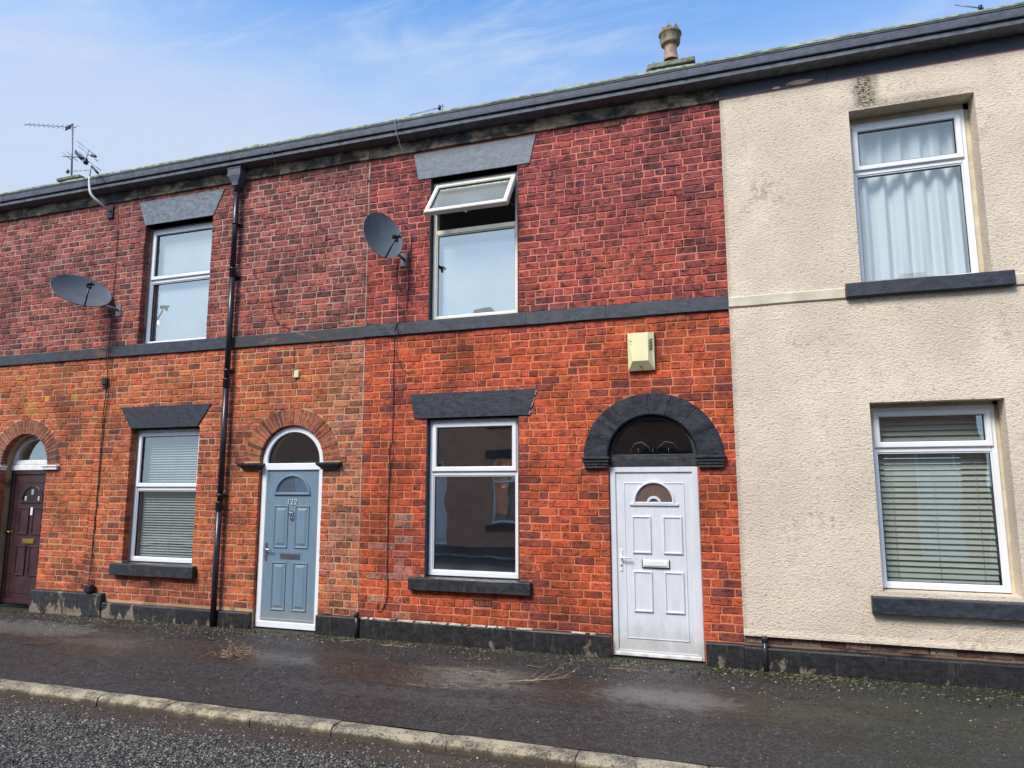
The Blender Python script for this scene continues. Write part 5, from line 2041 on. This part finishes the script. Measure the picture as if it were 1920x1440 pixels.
def branch(px, py, L, ang, label, nb=7, mat='twig', r=.005):
    c = px_ground(px, py)
    mb = MB()
    d = Vector((math.cos(ang), math.sin(ang), 0))
    main = twig_path((c.x - d.x * L / 2, c.y - d.y * L / 2, .008), d, L, 7, .12)
    mb.tube(main, [r * (1 - .08 * k) for k in range(8)], 5)
    for k in range(nb):
        p = main[1 + k % 6]
        a = ang + rng.choice((-1, 1)) * rng.uniform(.3, .8)
        mb.tube(twig_path(p, (math.cos(a), math.sin(a), .25), L * rng.uniform(.2, .5), 4, .2), [r * .6, r * .5, r * .45, r * .4, r * .3], 4)
    tag(mb.build('twig', mat, None, (c.x, c.y, 0)), label, 'twig', 'twigs lying on the pavement')


branch(1010, 1280, .62, .25, 'branching dry twig on the pavement in front of the lower red brick wall', 9)
branch(70, 1208, .36, .55, 'dark wet stick on the pavement near the maroon door', 1, 'stick', .007)
branch(740, 1212, .34, 0.1, 'small dry twig against the plinth below the brown cable', 6)
branch(1005, 1251, .20, -.1, 'single thin straw lying below the sill of the lower window', 0, 'twig', .003)
branch(1180, 1256, .42, .12, 'dry straw curled in front of the white door step', 3, 'twig', .003)
branch(777, 1287, .24, -.4, 'lone pale straw on the middle of the pavement', 0, 'twig', .003)
branch(660, 1203, .22, .5, 'short pale twig by the plinth right of the blue door', 1, 'twig', .004)


def scatter(name, n, place, size, mat, label, cat, flat=.35, mats=None):
    mb = MB()
    for _ in range(n):
        x, y, z = place()
        s_ = size()
        k = rng.randrange(3, 6)
        a0 = rng.uniform(0, 6.28)
        if mats:
            mb.cur = rng.randrange(len(mats))
        base = len(mb.v)
        tilt = (rng.uniform(-flat, flat), rng.uniform(-flat, flat))
        el = rng.uniform(.35, 1)
        th = rng.uniform(0, 6.28)
        for i in range(k):
            a = a0 + 2 * math.pi * i / k
            u, v = s_ * math.cos(a), s_ * el * math.sin(a)
            dx, dy = u * math.cos(th) - v * math.sin(th), u * math.sin(th) + v * math.cos(th)
            mb.v.append((x + dx, y + dy, z + dx * tilt[0] + dy * tilt[1] + .002))
        mb.v.append((x, y, z + s_ * rng.uniform(.12, .5)))
        for i in range(k):
            mb.face((base + i, base + (i + 1) % k, base + k))
    o = mb.build(name, mats or mat, None, (0, 0, 0), fix=False)
    tag(o, label, cat, kind='stuff')
    return o


def foot(spread, xa=-12.5, xb=3.0):
    def f():
        while True:
            x = rng.uniform(xa, xb)
            if rng.random() < .25 + 1.2 * max(0, fnoise(x * 1.7, 5) - .35):
                break
        y = -.075 - abs(rng.gauss(0, spread))
        return x, max(y, -2.4), gz(y)
    return f


scatter('leaf_litter', 4200, foot(.20), lambda: rng.uniform(.004, .020), None, 'brown leaf crumbs and bits swept against the plinths', 'leaf litter', .5, ['litter', 'litter', 'stick', 'litter', 'moss'])
scatter('leaf_litter', 700, lambda: (lambda q: (q[0], q[1], q[2]))(foot(.5)()), lambda: rng.uniform(.005, .016), None, 'pale fragments of leaf and straw scattered on the pavement', 'leaf litter', .4, ['litter_pale', 'litter'])
scatter('moss', 3600, foot(.11), lambda: rng.uniform(.004, .014), 'moss', 'green moss growing along the foot of the walls', 'moss', .9)


def moss_right():
    x = rng.uniform(-.6, 3.0)
    y = -.09 - abs(rng.gauss(0, .16))
    return x, y, gz(y)


scatter('moss', 1300, moss_right, lambda: rng.uniform(.004, .014), 'moss', 'dark green moss at the foot of the cream house', 'moss', .9)


def chips():
    while True:
        x, y = rng.uniform(-9.0, .5), rng.uniform(-4.6, -2.86)
        p = on_screen(x, y, -.13)
        if p and -30 < p[0] < 1200 and p[1] < 1470:
            edge = (-y - 2.86) / .45
            if rng.random() < min(1, .10 + edge * edge):
                break
    return x, y, -.112 + .05 * (1 - ((y + 6) / 3.3) ** 2) + .002


scatter('gravel', 15000, chips, lambda: rng.uniform(.0045, .011), None, 'grey stone chips bedded in the road surface', 'gravel', .6, ['chip', 'chip', 'chip_pale', 'stick'])


def grit():
    x, y = rng.uniform(-10, 2.5), rng.uniform(-2.5, -.1)
    return x, y, gz(y)


scatter('grit', 5200, grit, lambda: rng.uniform(.0025, .0085), None, 'fine grit and stones scattered over the pavement', 'grit', .6, ['chip', 'chip_pale', 'litter', 'chip'])


def gutter_bits():
    x, y = rng.uniform(-10, 1), -2.815 - abs(rng.gauss(0, .09))
    return x, y, -.106


scatter('leaf_litter', 500, gutter_bits, lambda: rng.uniform(.004, .013), None, 'leaf bits and grit lying in the channel below the kerb', 'leaf litter', .5, ['litter', 'litter_pale', 'chip_pale', 'stick'])
